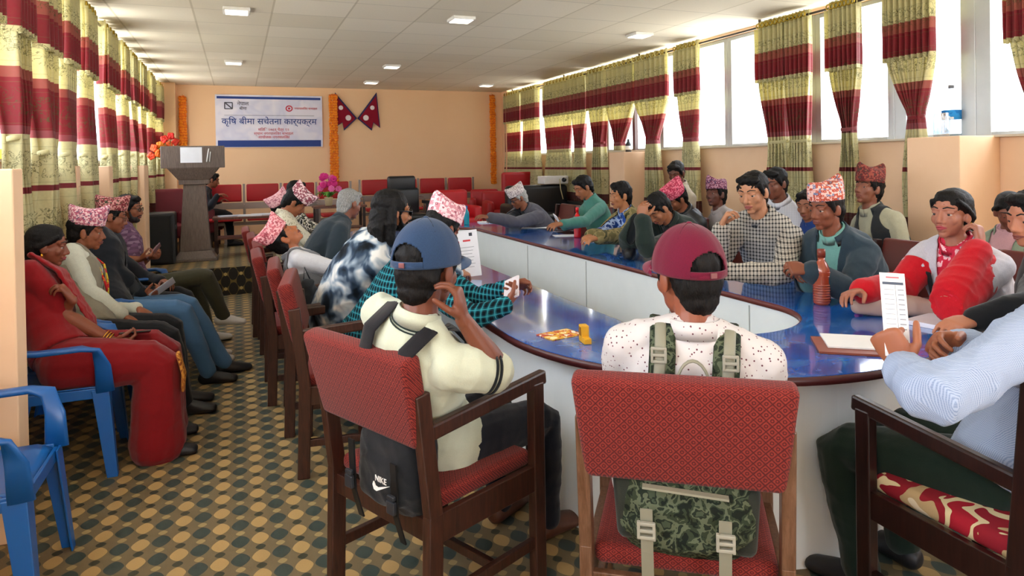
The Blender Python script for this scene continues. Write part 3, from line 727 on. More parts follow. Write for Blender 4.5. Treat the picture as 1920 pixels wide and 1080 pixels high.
def cap(root, k, col, brim_col=None, turn=0, tilt=5, seams='#0f1a28', badge=None):
    """six panel baseball cap with a curved brim, rear opening and strap"""
    m = cloth(col, scale=300); nu, nv = 144, 44; vs = []; fs = []
    rx, ry, rz = .093, .113, .132
    for j in range(nv+1):
        v = j/nv*pi/2
        for i in range(nu):
            a = 2*pi*i/nu; q = 1-.018*abs(cos(a*3))**8
            vs.append((rx*cos(a)*cos(v)*q, ry*sin(a)*cos(v)*q-.010, .018+rz*sin(v)**.90))
    for j in range(nv):
        for i in range(nu):
            i2 = (i+1) % nu; a = 2*pi*(i+.5)/nu; b = (a-1.5*pi); v = (j+.5)/nv*pi/2
            if abs(b) < .60 and (b/.60)**2+((v-.16)/.36)**2 < 1 and j >= 2: continue
            fs.append((j*nu+i, j*nu+i2, (j+1)*nu+i2, (j+1)*nu+i))
    mb = MB(); mb.add(vs, fs); M = Matrix(head_M(k, 0, tilt)) @ Matrix.Rotation(radians(turn), 4, 'Z')
    root_o = mb.build('cap', m, root, True, M=M, solid=.003)
    n = 20; rings = []
    for i in range(n+1):
        a = radians(22+136*i/n); ex = .075*sin(pi*i/n)**.55; r = []
        for w, dz in ((0, .004), (.5, .0), (1, -.010)):
            x = (rx+.002)*cos(a)*(1+0*w); y = ry*sin(a)-.008+ex*w; z = .026+dz-.55*(x/.09)**2*.022*w-.004*w
            r.append((x, y, z))
        rings.append([(p[0], p[1], p[2]+.002) for p in r]+[(p[0], p[1], p[2]-.002) for p in r[::-1]])
    b = MB(); b.loft([np.array(r) for r in rings]); b.build('brim', cloth(brim_col or col, scale=300), root_o, True)
    b = MB(); b.ell((0, -.010, .151), (.008, .008, .005)); b.build('button', m, root_o, True)
    st = MB(); sp_ = []
    for i in range(9):
        a = radians(270-34+68*i/8); sp_.append((rx*1.01*cos(a), ry*1.01*sin(a)-.008, .030))
    st.tube(sp_, [(.002, .009)]*9, seg=8, hint=(0, 0, 1)); st.build('strap', m, root_o, True)
    bk = MB(); bk.box((0, -ry*1.02-.012, .030), (.018, .004, .014)); bk.build('buckle', plain('#8a5a5e', .35, .5), root_o, bevel=.001)
    for i in range(3):
        a = radians(60*i+30); pts = []
        for j in range(17):
            v = pi*j/16; pts.append((rx*1.006*cos(a)*cos(v), ry*1.006*sin(a)*cos(v)-.008, 0.019+rz*1.006*abs(sin(v))**.90))
        q = [p for p in pts if not (p[1] < -.05 and p[2] < .080 and abs(p[0]) < .06)]
        if len(q) > 3: e = MB(); e.tube(q, [.0012]*len(q), seg=6); e.build('seam', plain(seams, .9), root_o, True)
    return root_o
def glasses(root, k, col='#0b0b0b', lens=None, thick=.0022, y=.092):
    M = head_M(k); mb = MB()
    for q in (-1, 1):
        a = np.arange(21)*2*pi/20; mb.tube([(q*.034+.024*cos(t), y-.006*abs(cos(t)) if 0 else y-.25*abs(q*.034+.024*cos(t)-0)**1.5, .002+.017*sin(t)) for t in a], [thick]*21, seg=6, round_ends=False)
        mb.tube([(q*.058, y-.006, .008), (q*.076, .05, .010), (q*.080, -.005, .008)], [thick]*3, seg=6)
    mb.tube([(-.011, y, .006), (.011, y, .006)], [thick]*2, seg=6); g = mb.build('glasses', plain(col, .25), root, True, M=M)
    mb = MB()
    for q in (-1, 1): mb.ell((q*.034, y-.004, .002), (.023, .0015, .016))
    mb.build('lens', lens or glassm('#e8eef2', .85), g, True)
def beard(root, k, col='#14100f', grey=0, mous=True, full=True, vox=.005):
    s = k.hs; mb = MB(); R = k.R; h = k.hp
    def E(c, r): mb.ell(h(*c), tuple(q*s for q in r), rot=R)
    if full:
        E((0, .026, -.074), (.051, .055, .034)); E((0, .060, -.092), (.027, .025, .022))
        for q in (-1, 1): mb.tube([h(q*.062, .018, -.02), h(q*.054, .030, -.058), h(q*.03, .05, -.085)], [.008*s, .011*s, .014*s])
    if mous: mb.tube([h(-.028, .075, -.056), h(-.012, .090, -.049), h(.012, .090, -.049), h(.028, .075, -.056)], [.004*s, .0062*s, .0062*s, .004*s], hint=R[:, 2])
    me = remesh(mb, vox, 1, fold=.002, fscale=40); return link('beard' if full else 'moustache', me, hair_mat(col, grey), root, True)
def collar(root, k, mat, r0=.074, r1=.062, hgt=.040, dz=0., openf=.0, name='collar', flare=0):
    r, f, T = k.fr(1.0); s = k.s; T = unit(T+unit(k.H-k.N)*.5); r = unit(r-T*(r@T)); f = np.cross(T, r); rings = []
    n = 32
    for i in range(n+1):
        a = pi/2+openf+(2*pi-2*openf)*i/n; dirv = r*cos(a)*1.02+f*sin(a); dip = -.022*max(0, sin(a))
        p0 = k.N+dirv*r0*s+T*(dz-.012+dip)*s; p1 = k.N+dirv*r1*s+T*(dz+hgt-.012+dip*.8)*s; p2 = k.N+dirv*(r0+.006)*s+T*(dz-.006+dip-flare)*s
        rings.append(np.array([p0, p1+dirv*.0, p1+dirv*.006, p2]))
    mb = MB(); mb.loft(rings, cap=True); return mb.build(name, mat, root, True)
def person(sp):
    k = skeleton(sp); near = sp.get('near', False); vb = sp.get('vox', .0045 if near else .0065); vc = .008 if near else .011
    root = thing('person', sp['label'], 'person', tuple(k.root), -k.h, sp.get('group'))
    if sp.get('mats'): pass
    sk = skin_mat(sp.get('skin', '#8f5a3f')); fem = sp.get('female', False); sd0 = sp.get('seed', sum(map(ord, sp['label'])) % 97)
    mb = MB(); torso(mb, k)
    if not sp.get('nohead'): head_shapes(mb, k, fem, 1. if sp.get('closed') else 0.)
    for s_ in (-1, 1):
        arm(mb, k, s_, -.001); leg(mb, k, s_, -.004); foot(mb, k, s_, -.003)
        hand(mb, k.wr[s_], k.hd[s_], k.hn[s_], s_, sp.get(('l' if s_ < 0 else 'r')+'pose', 'relax'), k.s*1.02, sp.get(('l' if s_ < 0 else 'r')+'thumb', .3))
    me = remesh(mb, vb, 2); link('body', me, sk, root, True)
    if not sp.get('nohead'):
        face_parts(root, k, closed=sp.get('closed', False), lips=sp.get('lips', '#7a3f36'), brow=sp.get('brow', '#0d0a09'))
        if sp.get('hair', 'short'): hair(root, k, sp.get('hair', 'short'), sp.get('hairmat'), .005 if near else .007, sd0)
    # shirt
    top = sp.get('top', {}); inf = top.get('inf', .014); mb = MB(); torso(mb, k, inf, top.get('t0', -.10), 1.05, top.get('hem', .05))
    sl = top.get('sleeve', 1.93)
    for s_ in (-1, 1): arm(mb, k, s_, inf*.9+(.008 if sl < 1 else 0), sl)
    me = remesh(mb, vc, 2, fold=top.get('fold', .005 if near else .004), fseed=sd0, fscale=top.get('fs', 7))
    shirt = link(top.get('name', 'shirt'), me, top.get('mat') or cloth('#cccccc'), root, True)
    if top.get('collar', True): collar(root, k, top.get('cmat') or top.get('mat'), flare=.012)
    # outer layer
    jk = sp.get('jacket')
    if jk:
        ji = jk.get('inf', .030 if jk.get('sleeve', 1.9) else .021); mb = MB(); torso(mb, k, ji, jk.get('t0', -.12), 1.0, .08)
        if jk.get('sleeve', 1.9):
            for s_ in (-1, 1): arm(mb, k, s_, .022, jk.get('sleeve', 1.9), .004)
        op = jk.get('open', (.02, .07)); no_sl = not jk.get('sleeve', 1.9)
        def cut(c):
            p = np.array(c); r, f, T = k.fr(.6); L = np.linalg.norm(k.N-k.P); t = ((p-k.P)@unit(k.N-k.P))/L
            q = p-k.sp(min(max(t, -.1), 1.0)); r, f, T = k.fr(min(max(t, 0), 1)); x = q@r; y = q@f
            w = op[0]+(op[1]-op[0])*max(0, min(1, (t-.45)/.5))
            if y > .03 and abs(x) < w*k.s and abs(x) < .15: return True
            if t > .97 and np.linalg.norm(q-T*(q@T)) < .075*k.s: return True
            if no_sl and t > .5 and min(np.linalg.norm(p-k.S[-1]), np.linalg.norm(p-k.S[1])) < .098*k.s: return True
            return False
        me = remesh(mb, vc, 2, fold=jk.get('fold', .005), fseed=sd0+3, fscale=6, cut=cut)
        link(jk.get('name', 'jacket'), me, jk['mat'], root, True, solid=.006)
        if jk.get('collar', True): collar(root, k, jk['mat'], .088, .074, .036, 0, openf=.75, name='jacket_collar', flare=.02)
    # trousers and shoes
    bt = sp.get('bottom', {}); mb = MB(); torso(mb, k, .012, -.2, .15)
    for s_ in (-1, 1): leg(mb, k, s_, bt.get('inf', .014), 2.0, bt.get('flare', .008))
    me = remesh(mb, vc, 2, fold=.004, fseed=sd0+5, fscale=7); link(bt.get('name', 'trousers'), me, bt.get('mat') or cloth('#20242c'), root, True)
    for s_ in (-1, 1):
        mb = MB(); foot(mb, k, s_, .008); me = remesh(mb, .008, 2); link('shoe', me, sp.get('shoe') or plain('#15151a', .5), root, True)
    if sp.get('extra'): sp['extra'](root, k)
    return root, k
# ---------------------------------------------------------------- furniture builders
WD = wood(); WD2 = wood('#5b3524', '#3a2015'); DK = wood('#2c1613', '#170b0b', .3); RED = chair_fabric()
BRL = plain('#5e211c', .42, spec=.5); LIGHTW = wood('#8a6546', '#6a4830')
def armchair(label, loc, face, fab=None, wd=None, group=None, style='post', cat='chair', sz=0.):
    """wooden armchair facing local +Y: posts, arms, rails, stretchers, cushions"""
    fab = fab or RED; wd = wd or WD
    t = thing('armchair', label, cat, (loc[0], loc[1], loc[2] if len(loc) > 2 else 0), -radians(face), group)
    w, d = .265, .24; ah = .735 if style == 'post' else .70
    for q in (-1, 1):
        mb = MB(); mb.bar((q*w, -d-.015, 0), (q*w, -d+.0, .45), .036, .058, (0, 1, 0)); mb.bar((q*w, -d, .44), (q*w, -d-.045, .83 if style == 'post' else .98), .036, .055, (0, 1, 0)); mb.build('leg', wd, t, bevel=.005)
        mb = MB(); mb.bar((q*w, d, 0), (q*w, d, ah), .038, .055, (0, 1, 0)); mb.build('leg', wd, t, bevel=.005)
        mb = MB(); mb.bar((q*w, -d-.03, ah-.035), (q*w, d+.045, ah+.012), .050, .034, (1, 0, 0)); mb.build('armrest', wd, t, bevel=.008)
        mb = MB(); mb.bar((q*w, -d, .40+sz), (q*w, d, .40+sz), .09, .026, (1, 0, 0)); mb.build('seat_rail', wd, t, bevel=.003)
        mb = MB(); mb.bar((q*w, -d, .17), (q*w, d, .17), .036, .024, (1, 0, 0)); mb.build('stretcher', wd, t, bevel=.003)
    mb = MB(); mb.box((0, d, .40+sz), (2*w, .026, .08)); mb.build('seat_rail', wd, t, bevel=.003)
    mb = MB(); mb.box((0, -d, .39+sz), (2*w, .026, .07)); mb.build('seat_rail', wd, t, bevel=.003)
    mb = MB(); mb.box((0, d*.1, .17), (2*w, .024, .032)); mb.build('stretcher', wd, t, bevel=.003)
    mb = MB(); mb.box((0, .0, .465+sz), (2*w-.035, .47, .06)); mb.build('seat', fab, t, True, bevel=.024, seg=4)
    a = radians(13); R_ = np.array([[1, 0, 0], [0, cos(a), -sin(a)], [0, sin(a), cos(a)]]); mb = MB()
    z0, z1 = (.655, .955) if style == 'post' else (.56, .99); h = z1-z0; c = V(0, -d-.055, (z0+z1)/2)
    vs = []
    for zz in (-h/2, h/2):
        wx = .262 if zz < 0 else .288
        if style != 'post': wx = .245
        vs += [(-wx, -.036, zz), (wx, -.036, zz), (wx, .036, zz), (-wx, .036, zz)]
    vs = np.array(vs) @ R_.T + c; mb.add(vs, [(0, 3, 2, 1), (4, 5, 6, 7), (0, 1, 5, 4), (1, 2, 6, 5), (2, 3, 7, 6), (3, 0, 4, 7)])
    mb.build('backrest', fab, t, True, bevel=.022, seg=4)
    return t
BLUE = plain('#115aa6', .32, spec=.6, var=.03)
def plastic_chair(label, loc, face, mat=None, group='blue plastic armchairs', sc=1.):
    mat = mat or BLUE; t = thing('plastic_chair', label, 'chair', loc, -radians(face), group); t.scale = (sc,)*3
    nx, ny = 12, 14; vs = []; fs = []
    for j in range(ny+1):
        for i in range(nx+1):
            u = i/nx*2-1; v = j/ny; y = -.20+.42*v; z = .435-.018*(1-u*u)*sin(pi*min(v*1.1, 1))-.04*max(0, v-.86)**1.2/.14*.9; w_ = .215+.015*v
            if v > .9: w_ -= .02*(v-.9)/.1
            vs.append((u*w_, y, z+.010*abs(u)**6))
    fs = [(j*(nx+1)+i, j*(nx+1)+i+1, (j+1)*(nx+1)+i+1, (j+1)*(nx+1)+i) for j in range(ny) for i in range(nx)]
    mb = MB(); mb.add(vs, fs); mb.build('seat', mat, t, True, solid=.006)
    mb = MB()
    for q in (-1, 1): mb.bar((q*.222, -.19, .415), (q*.232, .215, .415), .05, .014, (1, 0, 0))
    mb.bar((-.225, .222, .405), (.225, .222, .405), .05, .014, (0, 1, 0)); mb.bar((-.215, -.2, .41), (.215, -.2, .41), .05, .014, (0, 1, 0)); mb.build('apron', mat, t, bevel=.004)
    def lathe_leg(a, b, q, f, w0=.075, w1=.048):
        rings = []
        for k in range(7):
            u = k/6; c = V(*a)*(1-u)+V(*b)*u; w_ = w0*(1-u)+w1*u
            pr = [(0, 0), (w_, 0), (w_, .008), (.010, .010), (.008, w_), (0, w_)]
            rings.append(np.array([(c[0]-q*x+q*.01, c[1]-f*y+f*.01, c[2]) for x, y in pr]))
        m = MB(); m.loft(rings if q*f > 0 else rings, cap=True); return m
    for q in (-1, 1):
        lathe_leg((q*.235, .228, .43), (q*.262, .262, 0), q, 1).build('leg', mat, t, bevel=.003)
        lathe_leg((q*.225, -.205, .43), (q*.250, -.285, 0), q, -1).build('leg', mat, t, bevel=.003)
        pts = [(q*.240, .222, .42), (q*.255, .215, .55), (q*.268, .19, .635), (q*.274, .13, .652), (q*.272, -.05, .648), (q*.255, -.20, .66), (q*.235, -.255, .70)]
        rr = [(.042, .010), (.036, .010), (.034, .012), (.032, .013), (.030, .013), (.028, .013), (.024, .012)]
        m = MB(); P = [V(*p) for p in pts]; rings = []
        for i, p in enumerate(P):
            tt = unit(P[min(i+1, 6)]-P[max(i-1, 0)]); side = V(q, 0, 0) if i > 1 else V(0, 1, 0)
            if i == 2: side = unit(V(q, 1, 0))
            side = unit(side-tt*(side@tt)); nn = np.cross(tt, side); a = np.arange(12)*2*pi/12; rx, ry = rr[i]
            rings.append(p+np.outer(np.sign(np.cos(a))*np.abs(np.cos(a))**.6*rx, side)+np.outer(np.sign(np.sin(a))*np.abs(np.sin(a))**.6*ry, nn))
        m.loft(rings); m.build('armrest', mat, t, True)
    vs = []; nz = 14
    for j in range(nz+1):
        for i in range(nx+1):
            u = i/nx*2-1; v = j/nz; z = .44+.40*v*(1-.12*abs(u)**3*v); w_ = .205+.035*sin(v*pi*.7); y = -.205-.105*v-.0+.045*abs(u)**2*(.4+v)
            vs.append((u*w_, y, z))
    fs = [(j*(nx+1)+i, j*(nx+1)+i+1, (j+1)*(nx+1)+i+1, (j+1)*(nx+1)+i) for j in range(nz) for i in range(nx) if not (4 <= j <= 10 and i in (2, 4, 7, 9))]
    m = MB(); m.add(vs, fs); m.build('backrest', mat, t, True, solid=.007)
    return t
# ---------------------------------------------------------------- conference table
TX, TY0, TY1, RO, RI, TZ = 2.13, 2.80, 7.5, 1.035, .46, .76
def track(r, z, n=40, y0=TY0, y1=TY1):
    a = [pi+pi*i/n for i in range(n+1)]; b = [pi*i/n for i in range(n+1)]
    return np.array([(TX+r*cos(t), y0+r*sin(t), z) for t in a]+[(TX+r*cos(t), y1+r*sin(t), z) for t in b])
def tabletop_mat():
    t = NT('glossy_blue_marbled_laminate'); c = t.coord(); n = t.noise(c, 2.6, 5, .6, .8); m = t.noise(c, 14, 4, .6, .5)
    k = t.ramp(n, [(.3, '#0d479f'), (.5, '#1a62c0'), (.68, '#3f8ad6')]); k = t.mix(t.math('MULTIPLY', t.math('GREATER_THAN', m, .60), .3), k, '#86aede')  # marbling, its pale flecks brightened to stand in for window reflections
    return t.fin(k, .10, spec=.75, Coat_Weight=.8, Coat_Roughness=.05)
table = thing('conference_table', 'long racetrack shaped conference table with a glossy blue top and white panels', 'table', (0, 0, 0))
mb = MB(); mb.loft([track(RO, TZ-.028), track(RO, TZ), track(RI, TZ), track(RI, TZ-.028)], closed=True); mb.build('tabletop', tabletop_mat(), table)
mb = MB(); mb.loft([track(RO+.006, TZ-.032), track(RO+.006, TZ-.002), track(RO, TZ-.002), track(RO, TZ-.032)], closed=True); mb.build('edge_band', plain('#4c1e20', .4), table, True)
mb = MB(); mb.loft([track(RI, TZ-.032), track(RI, TZ-.002), track(RI-.006, TZ-.002), track(RI-.006, TZ-.032)], closed=True); mb.build('edge_band', plain('#6b3330', .4), table, True)
whitep = plain('#e3e9ea', .35, var=.04)
mb = MB(); mb.loft([track(RI+.012, 0), track(RI+.012, TZ-.03), track(RI+.032, TZ-.03), track(RI+.032, 0)], closed=True); mb.build('inner_panel', whitep, table)
mb = MB(); mb.loft([track(RO-.14, 0), track(RO-.14, TZ-.03), track(RO-.16, TZ-.03), track(RO-.16, 0)], closed=True); mb.build('outer_panel', whitep, table)
for x, y in [(TX+RI+.010, yy) for yy in (3.0, 3.75, 4.9, 6.1)]+[(TX-RI-.010, yy) for yy in (3.0, 4.2, 5.4, 6.6)]:
    mb = MB(); mb.box((x, y, .36), (.004, .006, .70)); mb.build('panel_joint', plain('#a3a9a8', .5), table)
# ---------------------------------------------------------------- lectern and stage furniture
def mount(px, py, Y, z=None): p = at(px, py, Y=Y); return (p.x, Y, p.z if z is None else z)
PW = wood('#6f625a', '#544841', .4)
lec = thing('lectern', 'grey brown wooden lectern with a flared column standing on the carpeted stage', 'lectern', (-.52, 9.75, .33))
def frus(z0, z1, w0, d0, w1, d1): 
    m = MB(); m.add([(-w0/2,-d0/2,z0),(w0/2,-d0/2,z0),(w0/2,d0/2,z0),(-w0/2,d0/2,z0),(-w1/2,-d1/2,z1),(w1/2,-d1/2,z1),(w1/2,d1/2,z1),(-w1/2,d1/2,z1)], [(0,3,2,1),(4,5,6,7),(0,1,5,4),(1,2,6,5),(2,3,7,6),(3,0,4,7)]); return m
frus(0, .03, .54, .46, .54, .46).build('base', PW, lec, bevel=.004); frus(.03, .13, .50, .42, .37, .32).build('plinth', PW, lec, bevel=.004)
frus(.13, .98, .36, .32, .25, .24).build('column', PW, lec, bevel=.004); frus(.98, 1.04, .35, .32, .35, .32).build('collar', PW, lec, bevel=.004)
frus(1.04, 1.19, .36, .33, .60, .44).build('flare', PW, lec, bevel=.004)
mb = MB(); mb.box((0, -.20, 1.33), (.74, .03, .28)); mb.build('front_board', PW, lec, bevel=.006)
a = radians(14); mb = MB(); mb.box((0, .03, 1.27), (.70, .46, .03), np.array([[1, 0, 0], [0, cos(a), sin(a)], [0, -sin(a), cos(a)]])); mb.build('slanted_top', PW, lec, bevel=.004)
mb = MB(); mb.box((-.52-.02, 9.75-.219, 1.685), (.25, .003, .195)); o = mb.build('paper_notice', plain('#eef2f8', .6)); tag(o, 'white paper sheet taped to the front board of the lectern', 'paper')
mb = MB(); mb.tube([(-.36, 9.515, 1.60), (-.345, 9.50, 1.70), (-.335, 9.51, 1.76)], [.008, .008, .006], seg=8); mb.tube([(-.33, 9.515, 1.60), (-.315, 9.505, 1.72)], [.006, .006], seg=8)
tag(mb.build('cable_clip', plain('#dfe0dc', .4), None, True), 'pale cable clips hanging beside the paper on the lectern front', 'clip')
# bouquet
b = thing('flower_bouquet', 'bouquet of orange and red artificial flowers on top of the lectern at its left end', 'flowers', (-.80, 9.72, 1.62))
mb = MB(); mb.lathe([(.001, 0), (.035, 0), (.045, .05), (.03, .10), (.036, .12), (.001, .12)]); mb.build('vase', plain('#d8d2c0', .3), b, True)
rs = random.Random(4)
for i, (x, z, c) in enumerate([(-.17, .16, '#f2571d'), (-.20, .06, '#ef4a1c'), (-.10, .20, '#f58a1e'), (-.12, .09, '#f7741a'), (-.05, .27, '#e92f1d'), (.02, .31, '#e5261b'), (.07, .24, '#ee3a1a'), (.0, .20, '#f4641f'), (-.06, .15, '#f99a2a')]):
    y = rs.uniform(-.10, .04); mb = MB()
    for k in range(9):
        an = k*2*pi/9+i; e = .030 if k % 2 else .022; mb.ell((x+e*cos(an), y-.012*sin(k), z+e*sin(an)), (.020, .012, .024), seg=8, rings=6)
    mb.ell((x, y-.012, z), (.016, .012, .016), seg=8, rings=6); mb.build('blossom', plain(c, .6, var=.2), b, True)
    mb = MB(); mb.tube([(0, 0, .08), (x*.5, y*.6, z*.6), (x, y, z)], [.003]*3, seg=6); mb.build('stem', plain('#3c6b2a', .6), b, True)
for i in range(12):
    an = rs.uniform(0, 6.28); r = rs.uniform(.06, .14); mb = MB(); mb.ell((r*cos(an), r*sin(an)*.6-.04, rs.uniform(.08, .16)), (.035, .015, .008), seg=8, rings=5); mb.build('leaf', plain('#3f7d2c', .5), b, True)
# speaker
sx = mount(297, 470, 9.55)[0]
sp_ = thing('loudspeaker', 'tall black loudspeaker box standing on the stage left of the lectern', 'speaker', (sx, 9.6, .33))
mb = MB(); mb.box((0, 0, .32), (.40, .36, .64)); mb.build('cabinet', plain('#15181c', .5), sp_, bevel=.03, seg=3)
mb = MB(); mb.box((-.01, -.185, .32), (.33, .012, .58)); mb.build('grille', plain('#1d2226', .8), sp_, bevel=.005)
mb = MB(); mb.box((.202, 0, .45), (.012, .16, .05)); mb.build('handle', plain('#3d4347', .4), sp_, bevel=.004)
# steel waiting benches with red cushions
STEEL = plain('#9a8f8a', .35, .7); RC = plain('#b3141f', .45, var=.1)
def bench(label, x0, y, n, pitch, miss=()):
    t = thing('waiting_bench', label, 'bench', (x0, y, .33), 0, 'steel waiting benches on the stage')
    mb = MB(); mb.box((pitch*n/2, .0, .33), (pitch*n, .06, .05)); mb.build('beam', STEEL, t, bevel=.004)
    for i in range(n):
        x = pitch*(i+.5); w = pitch-.07
        mb = MB(); mb.box((x, -.05, .41), (w, .44, .05)); mb.build('seat', RC, t, True, bevel=.02, seg=3)
        mb = MB(); mb.box((x, .215, .79), (w, .045, .27)); mb.build('backrest', RC, t, True, bevel=.02, seg=3)
        mb = MB(); mb.box((x, .225, .59), (w+.05, .015, .10)); mb.build('back_plate', STEEL, t)
    for i in range(n+1):
        x = pitch*i; mb = MB(); mb.bar((x, .23, .33), (x, .235, .93), .035, .02); mb.bar((x, -.2, .60), (x, .2, .60), .04, .02, (1, 0, 0)); mb.bar((x, -.2, .60), (x, -.18, .34), .03, .02); mb.build('arm_frame', STEEL, t, bevel=.003)
    for x in (pitch*.5, pitch*(n-.5)):
        mb = MB(); mb.bar((x, 0, 0), (x, 0, .33), .06, .04); mb.bar((x, -.25, .02), (x, .25, .02), .05, .04, (1, 0, 0)); mb.build('leg', STEEL, t, bevel=.004)
    return t
xa = mount(384, 340, 11.2)[0]; xb = mount(678, 335, 12.0)[0]
bench('steel waiting bench with four red cushions at the left, below the banner', xa, 11.2, 4, .545)
bench('steel waiting bench with four red cushions in the middle, below the crossed flags', xb, 12.0, 4, .53)
def plush(label, x, y, face, mat, w=.6, h=.95, z=.33, name='plush_chair', grp=None, d=.55):
    t = thing(name, label, 'chair', (x, y, z), -radians(face), grp)
    mb = MB(); mb.box((0, 0, .33), (w-.12, d, .18)); mb.build('seat', mat, t, True, bevel=.04, seg=3)
    mb = MB(); mb.box((0, -d/2-.02, h/2+.12), (w, .13, h-.24)); mb.build('backrest', mat, t, True, bevel=.05, seg=4)
    for q in (-1, 1):
        mb = MB(); mb.box((q*(w/2-.05), 0, .40), (.11, d, .36)); mb.build('armrest', mat, t, True, bevel=.04, seg=3)
        for f in (-1, 1): mb = MB(); mb.box((q*(w/2-.07), f*(d/2-.06), .12), (.05, .05, .24)); mb.build('leg', DK, t)
    return t
REDP = plain('#c3101d', .5, var=.08); DRED = plain('#6d1220', .6, var=.1); BLK = plain('#16191d', .38, var=.05)
plush('bright red plush chair seen from behind at the far end of the table', mount(868, 380, 9.25)[0], 9.45, 175, REDP, .50, .80, grp='red chairs on the stage')
plush('dark red chair left of the lectern beside the long curtains', mount(310, 380, 10.2)[0], 10.5, 165, DRED, .55, .90, grp='red chairs on the stage')
plush('dark red chair behind the loudspeaker and the lectern column', mount(325, 390, 10.9)[0]+.33, 11.75, 170, DRED, .55, .85, grp='red chairs on the stage')
plush('red chair right of the middle bench near the marigold garland', mount(908, 370, 11.3)[0], 11.3, 200, RC, .50, .72, grp='red chairs on the stage')
plush('red chair partly hidden behind the white haired man in grey', mount(942, 380, 10.2)[0], 10.3, 190, RC, .5, .72, grp='red chairs on the stage')
plush('red chair standing behind the black sofa in the far right corner', mount(992, 335, 10.7)[0], 10.9, 180, RC, .62, 1.02, grp='red chairs on the stage')
# black office chair
t = thing('office_chair', 'black leather office chair with a headrest seen behind the long haired man', 'chair', (mount(768, 380, 9.5)[0], 9.6, .33), radians(185))
for z0, z1, w, dy in ((.46, .84, .50, 0), (.80, 1.02, .42, -.03)):
    mb = MB(); mb.box((0, -.26+dy, (z0+z1)/2), (w, .09, z1-z0)); mb.build('backrest' if z0 < .5 else 'headrest', BLK, t, True, bevel=.035, seg=4)
mb = MB(); mb.box((0, 0, .44), (.50, .50, .10)); mb.build('seat', BLK, t, True, bevel=.04, seg=3)
mb = MB(); mb.tube([(0, 0, .06), (0, 0, .40)], [.03, .03]); mb.build('column', STEEL, t, True)
for i in range(5):
    an = i*2*pi/5; mb = MB(); mb.bar((0, 0, .08), (.27*cos(an), .27*sin(an), .05), .04, .03); mb.build('base_arm', BLK, t); mb = MB(); mb.ell((.27*cos(an), .27*sin(an), .027), (.02, .02, .027)); mb.build('caster', BLK, t, True)
for q in (-1, 1): mb = MB(); mb.bar((q*.29, -.2, .64), (q*.29, .15, .64), .05, .03, (1, 0, 0)); mb.bar((q*.29, 0, .42), (q*.29, 0, .64), .03, .04); mb.build('armrest', BLK, t, bevel=.008)
# black sofa with projector
x = mount(1030, 370, 9.1)[0]
t = thing('sofa', 'black leather sofa on the stage behind the man in the teal shirt', 'sofa', (x, 9.25, .33), radians(180))
mb = MB(); mb.box((0, 0, .27), (.95, .60, .32)); mb.build('seat', BLK, t, True, bevel=.05, seg=3)
mb = MB(); mb.box((0, -.32, .48), (1.0, .20, .72)); mb.build('backrest', BLK, t, True, bevel=.06, seg=4)
for q in (-1, 1): mb = MB(); mb.box((q*.53, 0, .32), (.16, .66, .52)); mb.build('armrest', BLK, t, True, bevel=.05, seg=3)
for q in (-1, 1): mb = MB(); mb.box((q*.45, .2, .06), (.05, .05, .12)); mb.build('leg', DK, t)
x = mount(1043, 335, 9.45)[0]; t = thing('projector', 'white projector box lying on the back of the black sofa', 'projector', (x, 9.57, 1.17), radians(4))
mb = MB(); mb.box((0, 0, .07), (.42, .24, .12)); mb.build('housing', plain('#e6e4e0', .4), t, bevel=.012); mb = MB(); mb.tube([(.12, -.12, .07), (.12, -.14, .07)], [.035, .035]); mb.build('lens', plain('#22252a', .2), t, True)
mb = MB(); mb.tube([(x+.05, 9.43, 1.25), (x+.06, 9.43, 1.1), (x+.10, 9.43, .95)], [.008]*3, seg=8); tag(mb.build('power_cable', plain('#c9b98c', .5), None, True), 'pale cable hanging from the projector over the black sofa', 'cable')
# low tables on stage
def low_table(label, x, y, w, d, h, grp='low tables on the stage'):
    t = thing('low_table', label, 'table', (x, y, .33), 0, grp); mb = MB(); mb.box((0, 0, h-.015), (w, d, .03)); mb.build('tabletop', wood('#6a3f30', '#47261c'), t, bevel=.004)
    mb = MB(); mb.box((0, 0, h*.45), (w-.08, d-.06, .02)); mb.build('shelf', wood('#6a3f30', '#47261c'), t)
    for q in (-1, 1):
        for f in (-1, 1): mb = MB(); mb.box((q*(w/2-.04), f*(d/2-.04), (h-.03)/2), (.04, .04, h-.03)); mb.build('leg', DK, t)
lx = mount(462, 400, 10.0)[0]; low_table('low wooden table with papers between the lectern and the seated men', lx, 10.1, .85, .45, .52)
for i, (dx, dy, rz, c) in enumerate(((-.2, 0, .2, '#b9bfd2'), (.05, -.05, -.15, '#e8e9ee'), (.22, .03, .1, '#d8dbe6'))):
    mb = MB(); mb.box((0, 0, .006), (.30, .21, .012+.004*i)); o = mb.build('paper_stack', plain(c, .7)); o.location = (lx+dx, 10.1+dy, .851); o.rotation_euler = (0, 0, rz)
    tag(o, ['bluish stack of papers at the left end of the low stage table', 'white stack of papers in the middle of the low stage table', 'pale stack of papers at the right end of the low stage table'][i], 'papers', 'papers on the low stage table')
fx = mount(617, 370, 10.3)[0]; low_table('small dark table carrying the pink flowers behind the grey haired man', fx+.15, 10.35, .75, .40, .60)
t = thing('potted_flowers', 'pink artificial flowers with green leaves in a cream pot on the small table', 'flowers', (fx, 10.35, .93))
mb = MB(); mb.lathe([(.001, 0), (.05, 0), (.062, .12), (.066, .125), (.001, .118)]); mb.build('pot', plain('#d9c9a0', .4), t, True)
rs = random.Random(9)
